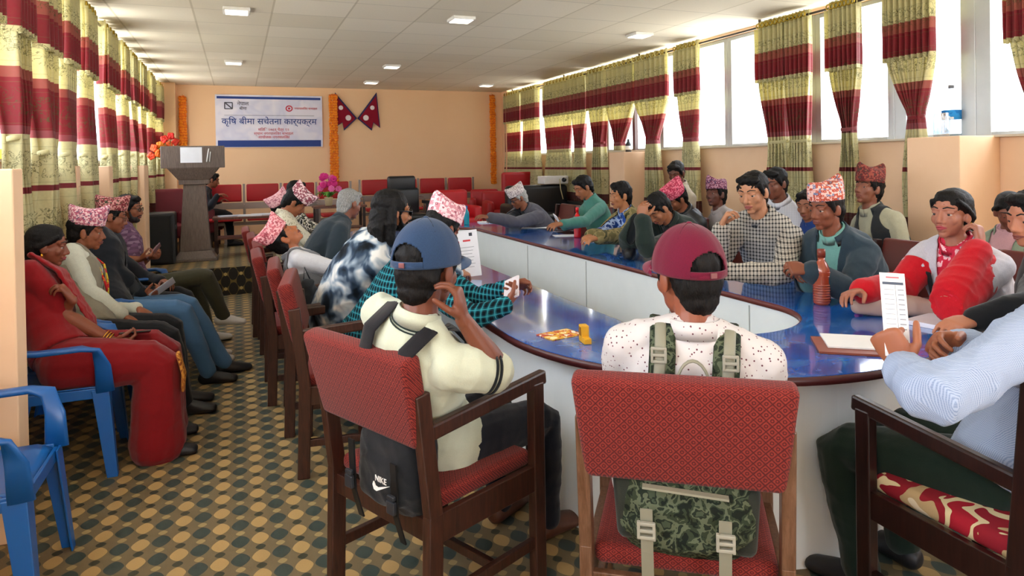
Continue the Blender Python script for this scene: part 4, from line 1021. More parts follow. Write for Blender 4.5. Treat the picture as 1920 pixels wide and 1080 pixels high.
for i in range(26):
    an = rs.uniform(0, 6.28); mb = MB(); L = rs.uniform(.08, .19); mb.tube([(0, 0, .12), (L*.6*cos(an), L*.6*sin(an), .20), (L*cos(an), L*sin(an), .16+rs.uniform(-.03, .05))], [(.008, .004), (.028, .006), (.006, .003)], seg=8, hint=(0, 0, 1)); mb.build('leaf', plain('#3f8a2a' if i % 2 else '#6aa63c', .5), t, True)
for i in range(16):
    x_, y_, z_ = rs.uniform(-.13, .13), rs.uniform(-.1, .05), rs.uniform(.24, .44); x_ *= 1.2-(z_-.2)*1.6; mb = MB()
    for k in range(7): an = k*.9+i; mb.ell((x_+.028*cos(an), y_, z_+.028*sin(an)), (.022, .010, .022), seg=8, rings=5)
    mb.ell((x_, y_-.008, z_), (.014, .01, .014), seg=8, rings=5); mb.build('blossom', plain('#e3208a' if i % 3 else '#f06ab0', .5), t, True)
# ---------------------------------------------------------------- banner, flags, garlands
bn = mount(403, 178, 12.5); BX0, BX1, BZ0, BZ1 = [at(*p, Y=12.5) for p in ((404, 228), (604, 228))][0].x, at(604, 228, Y=12.5).x, at(500, 276, Y=12.5).z, at(500, 179, Y=12.5).z
bw, bh = BX1-BX0, BZ1-BZ0
ban = thing('banner', 'white banner with blue bars and Devanagari lettering on the back wall', 'banner', ((BX0+BX1)/2, 12.47, (BZ0+BZ1)/2))
def bbox(name, cx, cz, w, h, mat, lift=0): mb = MB(); mb.box((cx*bw/2, -.004-lift, cz*bh/2), (w*bw, .002, h*bh)); return mb.build(name, mat, ban)
mb = MB(); mb.box((0, 0, 0), (bw, .006, bh)); mb.build('sheet', blotch(('#dfe0f0', '#d5d6ea', '#e6e4f0'), 3, 0), ban)
NAVY = plain('#1d3d86', .6, var=0); REDT = plain('#c9354c', .6, var=0); GRYT = plain('#4a4a5a', .6, var=0)
bbox('top_bar', 0, .89, .97, .045, NAVY); bbox('bottom_bar', 0, -.86, .965, .125, NAVY); bbox('divider', .0, .22, .84, .006, GRYT)
FR = Matrix(((1, 0, 0), (0, 0, 1), (0, 1, 0))).to_4x4()
def bt(name, s, cx, cz, size, mat): return text_mesh(name, s, size, mat, ban, Matrix.Translation((cx*bw/2, -.008, cz*bh/2)) @ Matrix.Rotation(pi/2, 4, 'X'))
DEV = [('क\u200bृ\u200bिष', 0)]
def words(name, txt, cx, cz, size, mat, off=0.):
    M_ = Matrix.Rotation(pi/2, 4, 'X'); os_ = [text_mesh(name, w, size, mat, ban, M_, align='LEFT', off=off) for w in txt.split()]
    ws = [max(v.co.x for v in o.data.vertices) for o in os_]; x = cx*bw/2-(sum(ws)+size*.28*(len(ws)-1))/2
    for o, w in zip(os_, ws): o.matrix_local = Matrix.Translation((x, -.008, cz*bh/2)) @ M_; x += w+size*.28
words('heading', 'कृिष बीमा सचेतना कार्यक्रम', 0, -.02, .145, NAVY, .0008)
words('text_line', 'मिति २०८१ चैत्र १२', .06, -.33, .065, REDT); words('text_line', 'स्थान नगरपालिका सभाहल', .06, -.48, .065, REDT); words('text_line', 'आयोजक नगरपालिका', .06, -.62, .065, REDT)
bt('logo_text', 'नेपाल', -.50, .66, .09, GRYT); bt('logo_text', 'N A B I L', -.50, .48, .06, GRYT) if 0 else bt('logo_text', 'बीमा', -.50, .48, .07, GRYT)
bt('logo_text', 'नगरपालिका सभाहल', .68, .50, .052, REDT); bt('web_line', 'www.com.np', .06, -.86, .06, plain('#c5d0ea', .6, var=0)) if 0 else None
mb = MB(); a_ = np.arange(21)*2*pi/20
mb.tube([(-.76*bw/2+.075*max(-.8, min(.8, 1.3*cos(q))), -.008, .58*bh/2+.065*max(-.8, min(.8, 1.3*sin(q)))) for q in a_], [(.008, .003)]*21, seg=6, round_ends=False); mb.tube([(-.76*bw/2-.04, -.008, .58*bh/2+.035), (-.76*bw/2+.04, -.008, .58*bh/2-.035)], [.010, .010], seg=6); mb.build('emblem', GRYT, ban)
mb = MB(); mb.tube([(.36*bw/2+.05*cos(q), -.008, .50*bh/2+.045*sin(q)) for q in a_], [(.010, .003)]*21, seg=6, round_ends=False); mb.ell((.36*bw/2, -.008, .50*bh/2), (.02, .003, .02)); mb.build('emblem', REDT, ban)
def flag(label, cx, sgn):
    """double pennon flag, crimson with a blue border, white moon and sun; hung on the wall slanting to the middle"""
    t = thing('national_flag', label, 'flag', (cx, 12.46, 0), 0, 'crossed flags on the back wall')
    P = [at(*p, Y=12.46) for p in ([(628, 173), (628, 239), (642, 230), (645, 245), (669.6, 222)] if sgn < 0 else [(706, 173), (713, 240), (700, 230), (697, 245), (670, 222)])]
    P = [(p.x-cx, p.z) for p in P]; n = len(P)
    def plate(pts, y0, y1, name, mat):
        m = MB(); m.add([(x, y0, z) for x, z in pts]+[(x, y1, z) for x, z in pts], [tuple(range(n)), tuple(range(2*n-1, n-1, -1))]+[(i, i+n, (i+1) % n+n, (i+1) % n) for i in range(n)]); return m.build(name, mat, t)
    plate(P, -.0, .006, 'border', plain('#1b1f57', .7, var=0)); c0 = (sum(p[0] for p in P)/n, sum(p[1] for p in P)/n)
    gx = lambda p: (p[0]+(c0[0]-p[0])*.12, p[1]+(c0[1]-p[1])*.14); plate([gx(p) for p in P], -.004, .0, 'field', cloth('#97112e', scale=200))
    for (qx, qy, r) in (((639, 202, .032) if sgn < 0 else (698, 202, .032)), ((653, 221, .04) if sgn < 0 else (686, 221, .04))):
        w = at(qx, qy, Y=12.46); m = MB(); m.ell((w.x-cx, -.006, w.z), (r, .003, r))
        for k in range(12): m.ell((w.x-cx+r*cos(k*pi/6), -.006, w.z+r*sin(k*pi/6)), (r*.3, .003, r*.3), seg=6, rings=5)
        m.build('moon' if r < .035 else 'sun', plain('#eadfe2', .6, var=0), t)
flag('crimson double pennon flag with blue border, left one of the crossed pair', at(645, 210, Y=12.46).x, -1); flag('crimson double pennon flag with blue border, right one of the crossed pair', at(690, 210, Y=12.46).x, 1)
def garland(label, x, y, z0, z1, w=.10):
    t = thing('marigold_garland', label, 'garland', (x, y, z0), 0, 'orange marigold garlands')
    rs = random.Random(int(abs(x)*100)); k = 0; n = int((z1-z0)/.045)
    mb = MB(); mb2 = MB()
    for i in range(n):
        z = (i+.5)*.045
        for sx_ in (-1, -.45, .1, .55, 1):
            for (m_, o_) in ((mb, 0), (mb2, .02)):
                r = rs.uniform(.020, .027); m_.ell((sx_*w*.42+rs.uniform(-.008, .008), -.02-rs.random()*.015, z+rs.uniform(-.01, .01)+o_), (r, r*.8, r*.85), rot=np.array(Matrix.Rotation(rs.uniform(0, 3), 3, 'Y')), seg=7, rings=5)
    mb.build('orange_blossoms', plain('#ff9a14', .7, var=.1), t, kind if 0 else False); mb2.build('deep_orange_blossoms', plain('#f27a0c', .7, var=.15), t)
    mb = MB(); mb.tube([(0, 0, z1-z0+.03), (0, 0, 0)], [.003, .003], seg=6); mb.build('string', plain('#c9a25a', .8), t)
for (p0, p1, y, l) in (((342, 180), (345, 300), 12.46, 'marigold garland hanging on the back wall left of the banner'), ((624, 178), (620, 345), 12.46, 'marigold garland hanging between the banner and the crossed flags'), ((922, 178), (923, 345), 12.46, 'marigold garland hanging at the right end of the back wall')):
    a_, b_ = at(*p0, Y=y), at(*p1, Y=y); garland(l, a_.x, y, b_.z, a_.z, .13 if p0[0] > 600 and p0[0] < 700 else .09)
# ---------------------------------------------------------------- things on the table and sills
TT = TZ+.001
def bottle(label, px, py, h, r, col, capc, neck=.4, Z=TT, tr=None, d=None, body_mat=None):
    p = at(px, py, z=Z) if d is None else at(px, py, d=d)
    t = thing('water_bottle', label, 'bottle', (p.x, p.y, Z))
    m = body_mat or plain(col, .25, spec=.6, var=.03)
    mb = MB(); mb.lathe([(.001, 0), (r*.93, 0), (r, .012), (r, h*.58), (r*.96, h*.64), (r*.62, h*.75), (r*neck, h*.80), (r*neck, h*.86), (.001, h*.86)]); mb.build('body', m, t, True)
    mb = MB(); mb.lathe([(.001, h*.85), (r*neck*1.15, h*.85), (r*neck*1.15, h*.99), (r*neck*.9, h), (.001, h)]); mb.build('cap', plain(capc, .35), t, True)
    return t, m, r, h
bottle('teal metal bottle with a blue cap at the far left end of the table', 875, 421, .235, .034, '#1796a8', '#1c6fb0')
bottle('bright red bottle standing on the table in front of the man in the camouflage jacket', 1083, 445, .30, .036, '#e0121c', '#d81420')
cop = NT('translucent_copper_plastic'); cop.fin('#a8482e', .18, spec=.7, Transmission_Weight=.25, Coat_Weight=.5)
t, m, r, h = bottle('tall copper brown bottle with ribbed base in front of the man in the blue suit', 1541, 570, .285, .042, '#a8482e', '#7c3423', .42, body_mat=cop.m)
for i in range(7): mb = MB(); mb.lathe([(r, .018+.013*i), (r+.0025, .0225+.013*i), (r, .027+.013*i)]); mb.build('rib', cop.m, t, True)
for i in range(2): mb = MB(); mb.lathe([(r, h*.58-.02*i), (r+.002, h*.585-.02*i), (r, h*.59-.02*i)]); mb.build('rib', cop.m, t, True)
bottle('pale blue bottle with an orange cap beside the checked shirt man', 1284, 432, .17, .035, '#8fb9d8', '#e8652a', .55)
wj = thing('water_jar', 'large clear water bottle with a blue label on the right window sill', 'bottle', (XR-.01, at(1784, 200, X=XR-.01).y, ZS+.016))
mb = MB(); mb.lathe([(.001, 0), (.062, 0), (.066, .02), (.066, .26), (.05, .30), (.02, .34), (.018, .37), (.001, .37)]); mb.build('body', glassm('#e3ecf2', .90, .05), wj, True)
mb = MB(); mb.lathe([(.0665, .13), (.0665, .20)]); mb.build('label_band', blotch(('#1f6fb5', '#2f86c8', '#d8e4ee'), 14, 1), wj, True); mb = MB(); mb.lathe([(.001, .365), (.021, .365), (.021, .39), (.001, .39)]); mb.build('cap', plain('#6b6f78', .4), wj, True)
gj = thing('glass_jug', 'clear glass jug with a handle on the sill right of the large water bottle', 'jug', (XR-.30, 3.42, 1.652)); mb = MB(); mb.lathe([(.001, 0), (.05, 0), (.055, .02), (.055, .12), (.048, .16), (.052, .17), (.050, .17), (.046, .16), (.052, .12), (.05, .01), (.001, .01)]); mb.build('body', glassm('#dfe6ea', .72, .05), gj, True)
mb = MB(); mb.tube([(.05, 0, .14), (.085, 0, .13), (.085, 0, .06), (.05, 0, .04)], [.007]*4, seg=8); mb.build('handle', glassm('#dfe6ea', .72, .05), gj, True)
p = at(1180, 283, X=4.8); t = thing('small_bottle', 'small dark bottle with a white label on top of the far right pier', 'bottle', (4.8, 7.8, 1.632)); mb = MB(); mb.lathe([(.001, 0), (.04, 0), (.04, .10), (.016, .14), (.016, .17), (.001, .17)]); mb.build('body', plain('#2b2f30', .3), t, True); mb = MB(); mb.lathe([(.041, .03), (.041, .08)]); mb.build('label_band', plain('#e5e7e4', .5), t, True)
mb = MB(); mb.box((0, 0, .03), (.10, .16, .06)); o = mb.build('yellow_box', plain('#d9b52c', .5)); o.location = (-1.24, 4.9, ZL+.017); tag(o, 'small yellow box on the left window sill beside the coral curtain', 'box')
def sheet(label, px, py, w, h, rz, mat=None, name='paper_sheet', th=.003, Z=TT, lift=0, cat='paper', grp='papers on the table'):
    p = at(px, py, z=Z); mb = MB(); mb.box((0, 0, th/2), (w, h, th)); o = mb.build(name, mat or plain('#eceef2', .7, var=.03)); o.location = (p.x, p.y, Z+lift); o.rotation_euler = (0, 0, radians(rz)); return tag(o, label, cat, grp)
sheet('white paper on the table under the hands of the white haired man in grey', 918, 417, .21, .29, 80, th=.01)
sheet('white paper sheet lying alone on the far right arm of the table', 1003, 427, .15, .30, 60)
sheet('white paper in front of the man in the teal shirt, beside the red bottle', 1062, 442, .18, .26, 75)
sheet('white papers between the red bottle and the black bag', 1125, 452, .20, .32, 70)
sheet('white paper on the table edge in front of the checked shirt man', 1388, 503, .20, .24, 85, th=.006)
sheet('white paper beside the copper bottle, under the hand of the woman', 1585, 553, .16, .24, 60)
sheet('stack of papers with purple edges near the man with the striped sleeves', 1775, 607, .22, .30, 100, mat=plain('#e9e6f2', .6), th=.02, name='paper_stack')
fo = sheet('brown leather folder lying open near the rounded end of the table', 1612, 652, .24, .33, 52, plain('#8e4630', .45), 'folder', .008, cat='folder', grp=None)
sheet('white notebook page lying on the brown folder', 1618, 647, .21, .29, 52, lift=.009, th=.006)
sheet('printed calendar card with a yellow picture lying on the blue tabletop', 1050, 628, .17, .12, 12, blotch(('#f3e2b0', '#d9a441', '#b8553a', '#f0ead0'), 22, 1), 'printed_card', .004, cat='card', grp=None)
p = at(1095, 640, z=TT); t = thing('phone_stand', 'small yellow phone stand beside the printed card on the table', 'stand', (p.x, p.y, TT), radians(-10))
mb = MB(); mb.box((0, 0, .035), (.032, .045, .07)); mb.box((0, -.035, .012), (.032, .04, .024)); mb.build('body', plain('#dca21e', .4), t, bevel=.003); mb = MB(); mb.box((-.017, .0, .045), (.003, .025, .035)); mb.build('slot', plain('#8a5a10', .5), t)
p = at(1175, 487, z=TT); t = thing('handbag', 'black zipped pouch lying on the table beside the man holding his forehead', 'bag', (p.x+.05, p.y+.05, TT), radians(60))
mb = MB(); mb.tube([(-.13, 0, .045), (-.06, 0, .055), (.06, 0, .06), (.14, 0, .045)], [(.05, .035), (.07, .05), (.07, .055), (.05, .035)], hint=(0, 1, 0)); me = remesh(mb, .008, 3, fold=.004, fscale=12); link('body', me, plain('#111318', .45), t, True)
mb = MB(); mb.tube([(-.12, -.01, .09), (0, -.01, .118), (.13, -.01, .09)], [.004]*3, seg=6); mb.build('zip', plain('#5a5e66', .4, .6), t, True); mb = MB(); mb.tube([(.1, .05, .03), (.2, .08, .012), (.26, .02, .01)], [.008]*3, seg=8); mb.build('strap', plain('#111318', .5), t, True)
p = at(1180, 470, z=TT); mb = MB(); mb.box((0, 0, .03), (.06, .10, .06)); o = mb.build('small_box', plain('#d79a1c', .5), bevel=.004); o.location = (p.x+.10, p.y+.22, TT); tag(o, 'small orange yellow box behind the black pouch on the table', 'box')
p = at(1672, 592, z=TT); t = thing('handbag', 'cream handbag lying on the table in front of the woman in the red jacket', 'bag', (p.x, p.y, TT), radians(-28))
mb = MB(); mb.tube([(-.15, 0, .04), (-.05, 0, .05), (.08, 0, .048), (.18, 0, .035)], [(.035, .035), (.05, .045), (.05, .045), (.04, .03)], hint=(0, 1, 0), exp=3); me = remesh(mb, .007, 3, fold=.003, fscale=10); link('body', me, plain('#b3988e', .45), t, True)
mb = MB(); mb.tube([(-.14, -.02, .078), (0, -.03, .096), (.17, -.02, .068)], [.003]*3, seg=6); mb.build('zip', plain('#6b4a2e', .4, .5), t, True)
p = at(1610, 585, z=TT); mb = MB(); mb.ell((0, 0, .014), (.022, .018, .014)); o = mb.build('key_fob', plain('#c02a7a', .3), None, True); o.location = (p.x, p.y, TT); tag(o, 'small pink trinket on the table beside the cream handbag', 'trinket')
# ---------------------------------------------------------------- chairs
def hd(a): return (sin(radians(a)), cos(radians(a)))
armchair('red patterned armchair of the man in the blue cap, black bag hanging under its backrest', (.64, 2.365), 65, group='wooden armchairs at the table')
armchair('red patterned armchair in the foreground, square to the camera, with the camouflage backpack', (1.25, 1.745), 36, wd=wood('#6e4f3b', '#50331f'), sz=-.055, group='wooden armchairs at the table')
armchair('red armchair directly behind the one with the black bag, its pad seen sideways', (.555, 3.69), 97, group='wooden armchairs at the table')
armchair('red armchair of the long haired man in the blotched shirt', (.51, 4.27), 93, group='wooden armchairs at the table')
armchair('red armchair of the man leaning his head far back, seen at the aisle', (.43, 4.86), 90, group='wooden armchairs at the table')
armchair('red armchair of the grey haired man in the slate jacket', (.45, 5.50), 90, group='wooden armchairs at the table')
armchair('red armchair of the man in the hat who looks down', (.42, 6.14), 90, group='wooden armchairs at the table')
armchair('farthest red armchair on the left side of the table', (.38, 6.78), 90, group='wooden armchairs at the table')
for lb, x, y, f in (('brown padded armchair of the woman in the white and red jacket', 3.62, 2.30, -90), ('brown padded armchair of the man in the blue suit', 3.58, 2.98, -90), ('brown padded armchair of the man in the checked shirt', 3.55, 3.66, -92),
        ('brown padded armchair of the man holding his forehead', 3.56, 4.50, -90), ('brown padded armchair of the man in the camouflage jacket', 3.62, 5.35, -90), ('brown padded armchair of the man in the teal shirt', 3.62, 6.10, -90), ('empty brown padded armchair with its square back toward the sofa', 3.58, 6.85, -115), ('brown padded armchair of the white haired man in grey', 3.50, 7.60, -90)):
    armchair(lb, (x, y), f, fab=BRL, wd=DK, group='brown armchairs at the table', style='tall')
FLO = blotch(('#d9cdb4', '#b8a078', '#8c1f2c', '#d9c9a0', '#a21f30'), 7, 1, (1, 1, 1))
armchair('near dark armchair with a red and cream floral cushion at the lower right corner', (2.13, 1.375), 2, fab=FLO, wd=DK, style='tall')
for lb, x, y, f in (('empty blue plastic chair nearest the camera at the left edge', -.91, 2.95, 90), ('blue plastic chair of the woman in the red saree', -.86, 4.12, 88), ('blue plastic chair of the man with the garland', -.90, 4.78, 90), ('blue plastic chair of the man in the dark jacket and jeans', -.86, 5.42, 90), ('blue plastic chair of the bearded man with glasses', -.80, 6.33, 90),
        ('blue plastic chair of the young man in the back row behind the pink hat', 4.35, 5.95, -90), ('blue plastic chair behind the checked shirt man, under the man in the purple hat', 4.30, 5.2, -90), ('blue plastic chair against the right wall under the man in the pale striped shirt', 4.20, 4.22, -90), ('blue plastic chair against the right wall, half hidden behind the suit', 4.22, 3.0, -90) if 0 else ('blue plastic chair of the man in the dark vest by the right wall', 4.42, 3.95, -90) if 0 else ('blue plastic chair of the old man in the vest near the large pier', 4.30, 3.58, -90), ('blue plastic chair of the young person seated by the right pier', 4.22, 2.55, -90)):
    plastic_chair(lb, (x, y, 0), f)
# ---------------------------------------------------------------- everyone in the room
def A(px, py, d): p = at(px, py, d=d); return (p.x, p.y, p.z)
def ctop(c, **k): return dict(mat=cloth(c), **k)
BLKT = dict(mat=cloth('#15171c')); NAVYT = dict(mat=cloth('#1d2738')); JEAN = dict(mat=cloth('#4d7399', '#27405c', scale=400)); OLIVE = dict(mat=cloth('#4b4a38')); GREYT = dict(mat=cloth('#4a4c50'))
def handheld(name, label, cat, k, side, size, mat, off=(0, .10, .02), rot=(0, 0, 0), world=None, group=None):
    """a thing held in a hand: placed at the fingers, turned with the hand"""
    w = k.wr[side]; d = k.hd[side]; n = unit(k.hn[side]-d*(k.hn[side]@d)); th = np.cross(d, n)
    p = w+th*off[0]+d*off[1]+n*off[2]; M = np.eye(4); M[:3, 0] = th; M[:3, 1] = d; M[:3, 2] = np.cross(th, d); M[:3, 3] = p
    Wm = Matrix.Translation(k.root) @ Matrix.Rotation(-k.h, 4, 'Z') @ Matrix(M)
    for ax, a_ in zip('XYZ', rot): Wm = Wm @ Matrix.Rotation(radians(a_), 4, ax)
    mb = MB(); mb.box((0, 0, 0), size); o = mb.build(name, mat, None, bevel=min(size)*.3); o.matrix_world = Wm; return tag(o, label, cat, group)
PHONE = plain('#17181c', .2)
# --- left wall row
def ex_l1(root, k):
    s = k.s; RS = cloth('#9a0f1a')
    mb = MB(); P = [k.sp(.95)+k.fr(.95)[0]*.11+V(0, .01, .045), k.sp(.80)+k.fr(.8)[0]*.10+k.fr(.8)[1]*.135, k.sp(.55)+k.fr(.6)[1]*.160, k.sp(.30)-k.fr(.3)[0]*.08+k.fr(.3)[1]*.165, k.sp(.12)-k.fr(.1)[0]*.16+k.fr(.1)[1]*.12]
    mb.tube(P, [(.06, .012), (.085, .014), (.095, .014), (.09, .014), (.06, .014)], hint=(0, 1, 0)); me = remesh(mb, .008, 2, fold=.006, fscale=12); sh = link('sari_drape', me, RS, root, True)
    mb = MB(); a_ = np.arange(25)*2*pi/24; mb.tube([k.N+V(.062*cos(t), .075*sin(t)+.01, -.018-.03*max(0, sin(t))) for t in a_], [.0035]*25, seg=6, round_ends=False); mb.build('necklace', plain('#c9922f', .25, .9), root, True)
    for q in (-1, 1): mb = MB(); mb.ell(k.hp(q*.083, -.012, -.045), (.006, .006, .012)); mb.ell(k.hp(q*.083, -.012, -.066), (.008, .008, .008)); mb.build('earring', plain('#e0a531', .25, .9), root, True)
    for i in range(3):
        w = k.wr[1]; e = unit(k.el[1]-w); r, f = frame(e, V(0, 0, 1)); c = w+e*(.02+.014*i); mb = MB(); mb.tube([c+(r*cos(t)+f*sin(t))*.034 for t in a_], [.0035]*25, seg=6, round_ends=False); mb.build('bangle', plain('#d39a3a', .25, .8), root, True)
    mb = MB(); x, z = .0, 0
    mb.tube([k.kn[1]+V(.07, .10, .04), k.kn[1]+V(.08, .125, -.06), k.kn[1]+V(.08, .12, -.14)], [(.07, .012), (.08, .012), (.06, .010)], hint=(0, 1, 0)); mb.build('gold_border', blotch(('#a8642d', '#c98a3a', '#7a3a1c'), 40, 1), root, True)
r_, k_ = person(dict(label='woman in a red sari with gold earrings, seated nearest along the left wall', head=A(90, 462, 3.75), hip=(-.84, 4.14), face=88, look=(86, 8, 0), skin='#7a452f', female=True, hair='pulled', near=True, s=.97, lips='#8a2f35',
    top=dict(mat=cloth('#8c0c16'), sleeve=.78, t0=-.05), bottom=dict(name='sari_skirt', mat=cloth('#860c15'), inf=.05, flare=.055), lh=A(135, 562, 3.55), ldir=(-.55, -.1, .9), lnrm=(-.9, 0, -.3), lpose='curl', rh=A(212, 640, 3.62), rdir=(.95, .2, -.05), rnrm=(0, .3, .9), rpose='curl', extra=ex_l1, shoe=plain('#1b1c22', .5), seed=3))
handheld('smartphone', 'dark phone in the lap of the woman in the red sari', 'phone', k_, 1, (.07, .15, .009), PHONE, (0, .10, .035), group='phones in hands')
def ex_l2(root, k):
    topi(root, k, dhaka('#e6c3c8', '#b35f74', '#6a4f6a', 1.2), tilt=-4, h=.125, front=.040, back=.022)
    mb = MB(); a_ = np.arange(25)*2*pi/24; N = k.N
    mb.tube([k.sp(.93)+V(-.075, .02, .05), k.sp(.8)+V(-.085, .135, 0), k.sp(.58)+V(-.04, .158, 0), k.sp(.5)+V(0, .16, -.03), k.sp(.58)+V(.04, .158, 0), k.sp(.8)+V(.085, .135, 0), k.sp(.93)+V(.075, .02, .05)], [(.015, .007)]*7, seg=8, hint=(0, 1, 0)); mb.build('garland_scarf', blotch(('#d98a2a', '#b8202a', '#c9c23a', '#e0a040'), 16, 1), root, True)
r_, k_ = person(dict(label='man in a pink hat, grey vest and bright garland scarf, hands on his knees', head=A(163, 436, 4.42), hip=(-.86, 4.80), face=90, look=(88, 5, 0), skin='#8a5235', near=True, top=ctop('#d5d8c8'), jacket=dict(mat=cloth('#8d8674'), sleeve=0, name='vest', open=(.015, .06)),
    bottom=BLKT, rpole=(1.2, -.5, -.5), rh=A(232, 592, 4.25), rdir=(.8, -.1, -.55), rnrm=(-.5, 0, -.8), lh=A(258, 578, 4.4), ldir=(.8, -.1, -.5), lnrm=(-.5, 0, -.8), extra=ex_l2, shoe=plain('#17181b', .4), rfoot=(.14, .52, .085), lfoot=(-.05, .50, .085)))
def ex_l3(root, k): topi(root, k, dhaka('#c98f8a', '#7a3038', '#4a4a3a', 1.1), tilt=6, turn=-10); glasses(root, k, '#6b4a35')
r_, k_ = person(dict(label='man in a reddish hat and dark jacket with light blue jeans, holding a white paper', head=A(210, 408, 5.05), hip=(-.84, 5.36), face=90, look=(84, 12, -4), skin='#8f573c', top=ctop('#3a4048'), jacket=dict(mat=cloth('#1a2029'), open=(.015, .05)), bottom=JEAN,
    rh=A(268, 556, 4.85), rdir=(.85, 0, .2), rnrm=(0, .5, .8), rpose='curl', lh=A(262, 545, 5.1), extra=ex_l3, rfoot=(.10, .62, .085), lfoot=(-.10, .72, .085), rknee=(.12, .46, .54), lknee=(-.12, .48, .54), shoe=plain('#15161b', .5)))
handheld('paper_slip', 'small white paper held by the man in the dark jacket', 'paper', k_, 1, (.10, .19, .002), plain('#eceef4', .6), (0, .13, .02), rot=(25, 0, 0), group='papers in hands')
person(dict(label='man in black trousers and pale shoes mostly hidden behind the man with the jeans', head=A(214, 405, 5.65), hip=(-.86, 5.86), face=90, look=(90, 5, 0), skin='#7a4a35', top=ctop('#23262e'), bottom=BLKT, rh=A(272, 520, 5.4), shoe=plain('#d9cfc8', .6), rfoot=(.06, .62, .085), lfoot=(-.08, .60, .085)))
def ex_l4(root, k): glasses(root, k, '#3a2a20'); beard(root, k, '#3b3532', 0, True, True); mb = MB(); mb.ell(k.hp(0, .088, .048), (.006, .003, .010)); mb.build('red_mark', plain('#c41c24', .6), root, True)
r_, k_ = person(dict(label='bearded man with glasses and a purple checked shirt looking up from his phone', head=A(243, 392, 5.75), hip=(-.80, 6.35), face=85, look=(100, 5, 0), skin='#8a5539', top=dict(mat=plaid('#7a5a74', '#5c4159', '#93788c', 22), sleeve=.8), bottom=OLIVE,
    rh=A(262, 486, 5.55), rdir=(.9, .1, .2), rnrm=(0, .4, .8), rpose='curl', lh=A(282, 480, 5.8), ldir=(.6, -.4, .1), lnrm=(-.3, -.6, .4), lpose='curl', rknee=(.12, .52, .62), rfoot=(.02, .66, .25), rfdir=(0, 1, -.1), lfoot=(-.1, .55, .085), shoe=plain('#dedad6', .5), extra=ex_l4))
handheld('smartphone', 'purple brown phone held by the bearded man with glasses', 'phone', k_, 1, (.075, .16, .010), plain('#6d4450', .3), (0, .11, .03), rot=(40, 0, 0), group='phones in hands')
# --- person behind the lectern
p = at(398, 338, d=10.3)
person(dict(label='person in dark clothes seated on the stage, half hidden by the lectern', head=tuple(p), hip=(p.x-.24, p.y+.1, .80), floor=.33, face=85, look=(85, 15, 0), skin='#8a5539', top=ctop('#1b1e26'), bottom=BLKT, rh=A(412, 368, 10.0), rdir=(1, 0, .1), rnrm=(0, 0, -1), rknee=(.12, .42, .48), lknee=(-.12, .42, .48))) if 0 else None
pp = person(dict(label='person in dark clothes seated on the stage, half hidden by the lectern', head=(p.x, p.y, p.z), hip=(p.x-.22, p.y+.05, .82), face=85, look=(85, 15, 0), skin='#8a5539', top=ctop('#1b1e26'), bottom=BLKT, rh=A(408, 366, 10.1), rdir=(1, 0, .1), rnrm=(0, 0, -1), lh=(p.x+.1, p.y+.2, 1.0),
    rknee=(.12, .42, .80), lknee=(-.12, .42, .80), rfoot=(.12, .45, .415), lfoot=(-.12, .45, .415)))
plush('red and white chair under the person behind the lectern', p.x-.24, p.y+.06, 85, DRED, .5, .75, grp='red chairs on the stage', d=.5)
# --- left side of the table
def ex_t1(root, k): topi(root, k, dhaka('#f0b3b6', '#c96a74', '#a04a55', 1.0, .4), tilt=-6, h=.12)
person(dict(label='man in a pink hat and white shirt leaning his head far back in his armchair', head=A(533, 446, 4.72), hip=(.56, 4.88), face=88, look=(88, -60, 0), skin='#b06b44', slouch=-.01, top=ctop('#e4e4e8'), jacket=dict(mat=cloth('#7b7c7e'), sleeve=0, name='vest'), bottom=GREYT, rh=(.92, 4.74, .80), lh=(.9, 5.0, .78), extra=ex_t1))
def ex_t2(root, k): topi(root, k, dhaka('#ecd0d2', '#9a5360', '#7a4a55', .8), tilt=-10, h=.12)
person(dict(label='man in a striped pink hat and cream patterned shirt looking down at the table', head=A(554, 380, 5.9), hip=(.44, 6.05), face=92, look=(96, 38, 6), skin='#9c6140', top=dict(mat=speckle('#d9d3bc', '#8f8a70', 70, .3)), bottom=BLKT, rh='table', lh='table', extra=ex_t2, hair='short'))
def ex_t2b(root, k): topi(root, k, dhaka('#eebfc4', '#d28f98', '#b06a78', 1.1, .35), tilt=0, h=.13)
person(dict(label='man in a pale pink hat tilted back, seen just behind the man looking down', head=A(533, 389, 6.75), hip=(.46, 6.75), face=88, look=(88, -32, 0), skin='#8f573c', top=ctop('#c9b8a0'), bottom=BLKT, rh='lap', lh='lap', extra=ex_t2b))
person(dict(label='black haired person in a black and white patterned shirt, farthest on the table\'s left', head=A(557, 360, 7.4), hip=(.55, 7.45), face=100, look=(96, 10, 0), skin='#8f573c', top=dict(mat=blotch(('#1c1e20', '#d8d4c8', '#3a3a34', '#b9b49c'), 22, 1)), bottom=BLKT, rh='table', lh='table'))
person(dict(label='grey haired man in a dark slate jacket seen from behind, bent over the table', head=A(656, 383, 5.5), hip=(.50, 5.47), face=84, look=(60, 14, 0), skin='#80503a', top=ctop('#39464f'), jacket=dict(mat=cloth('#2e3b44'), open=(.01, .04)), bottom=BLKT, rh='table', lh='table', slouch=.13, hairmat=hair_mat('#6f6f6d', 1), seed=5))
def ex_t4(root, k): glasses(root, k, '#070707', plain('#0a0a0c', .08, spec=.8), .0035); beard(root, k, '#0d0b0b', 0, True, True)
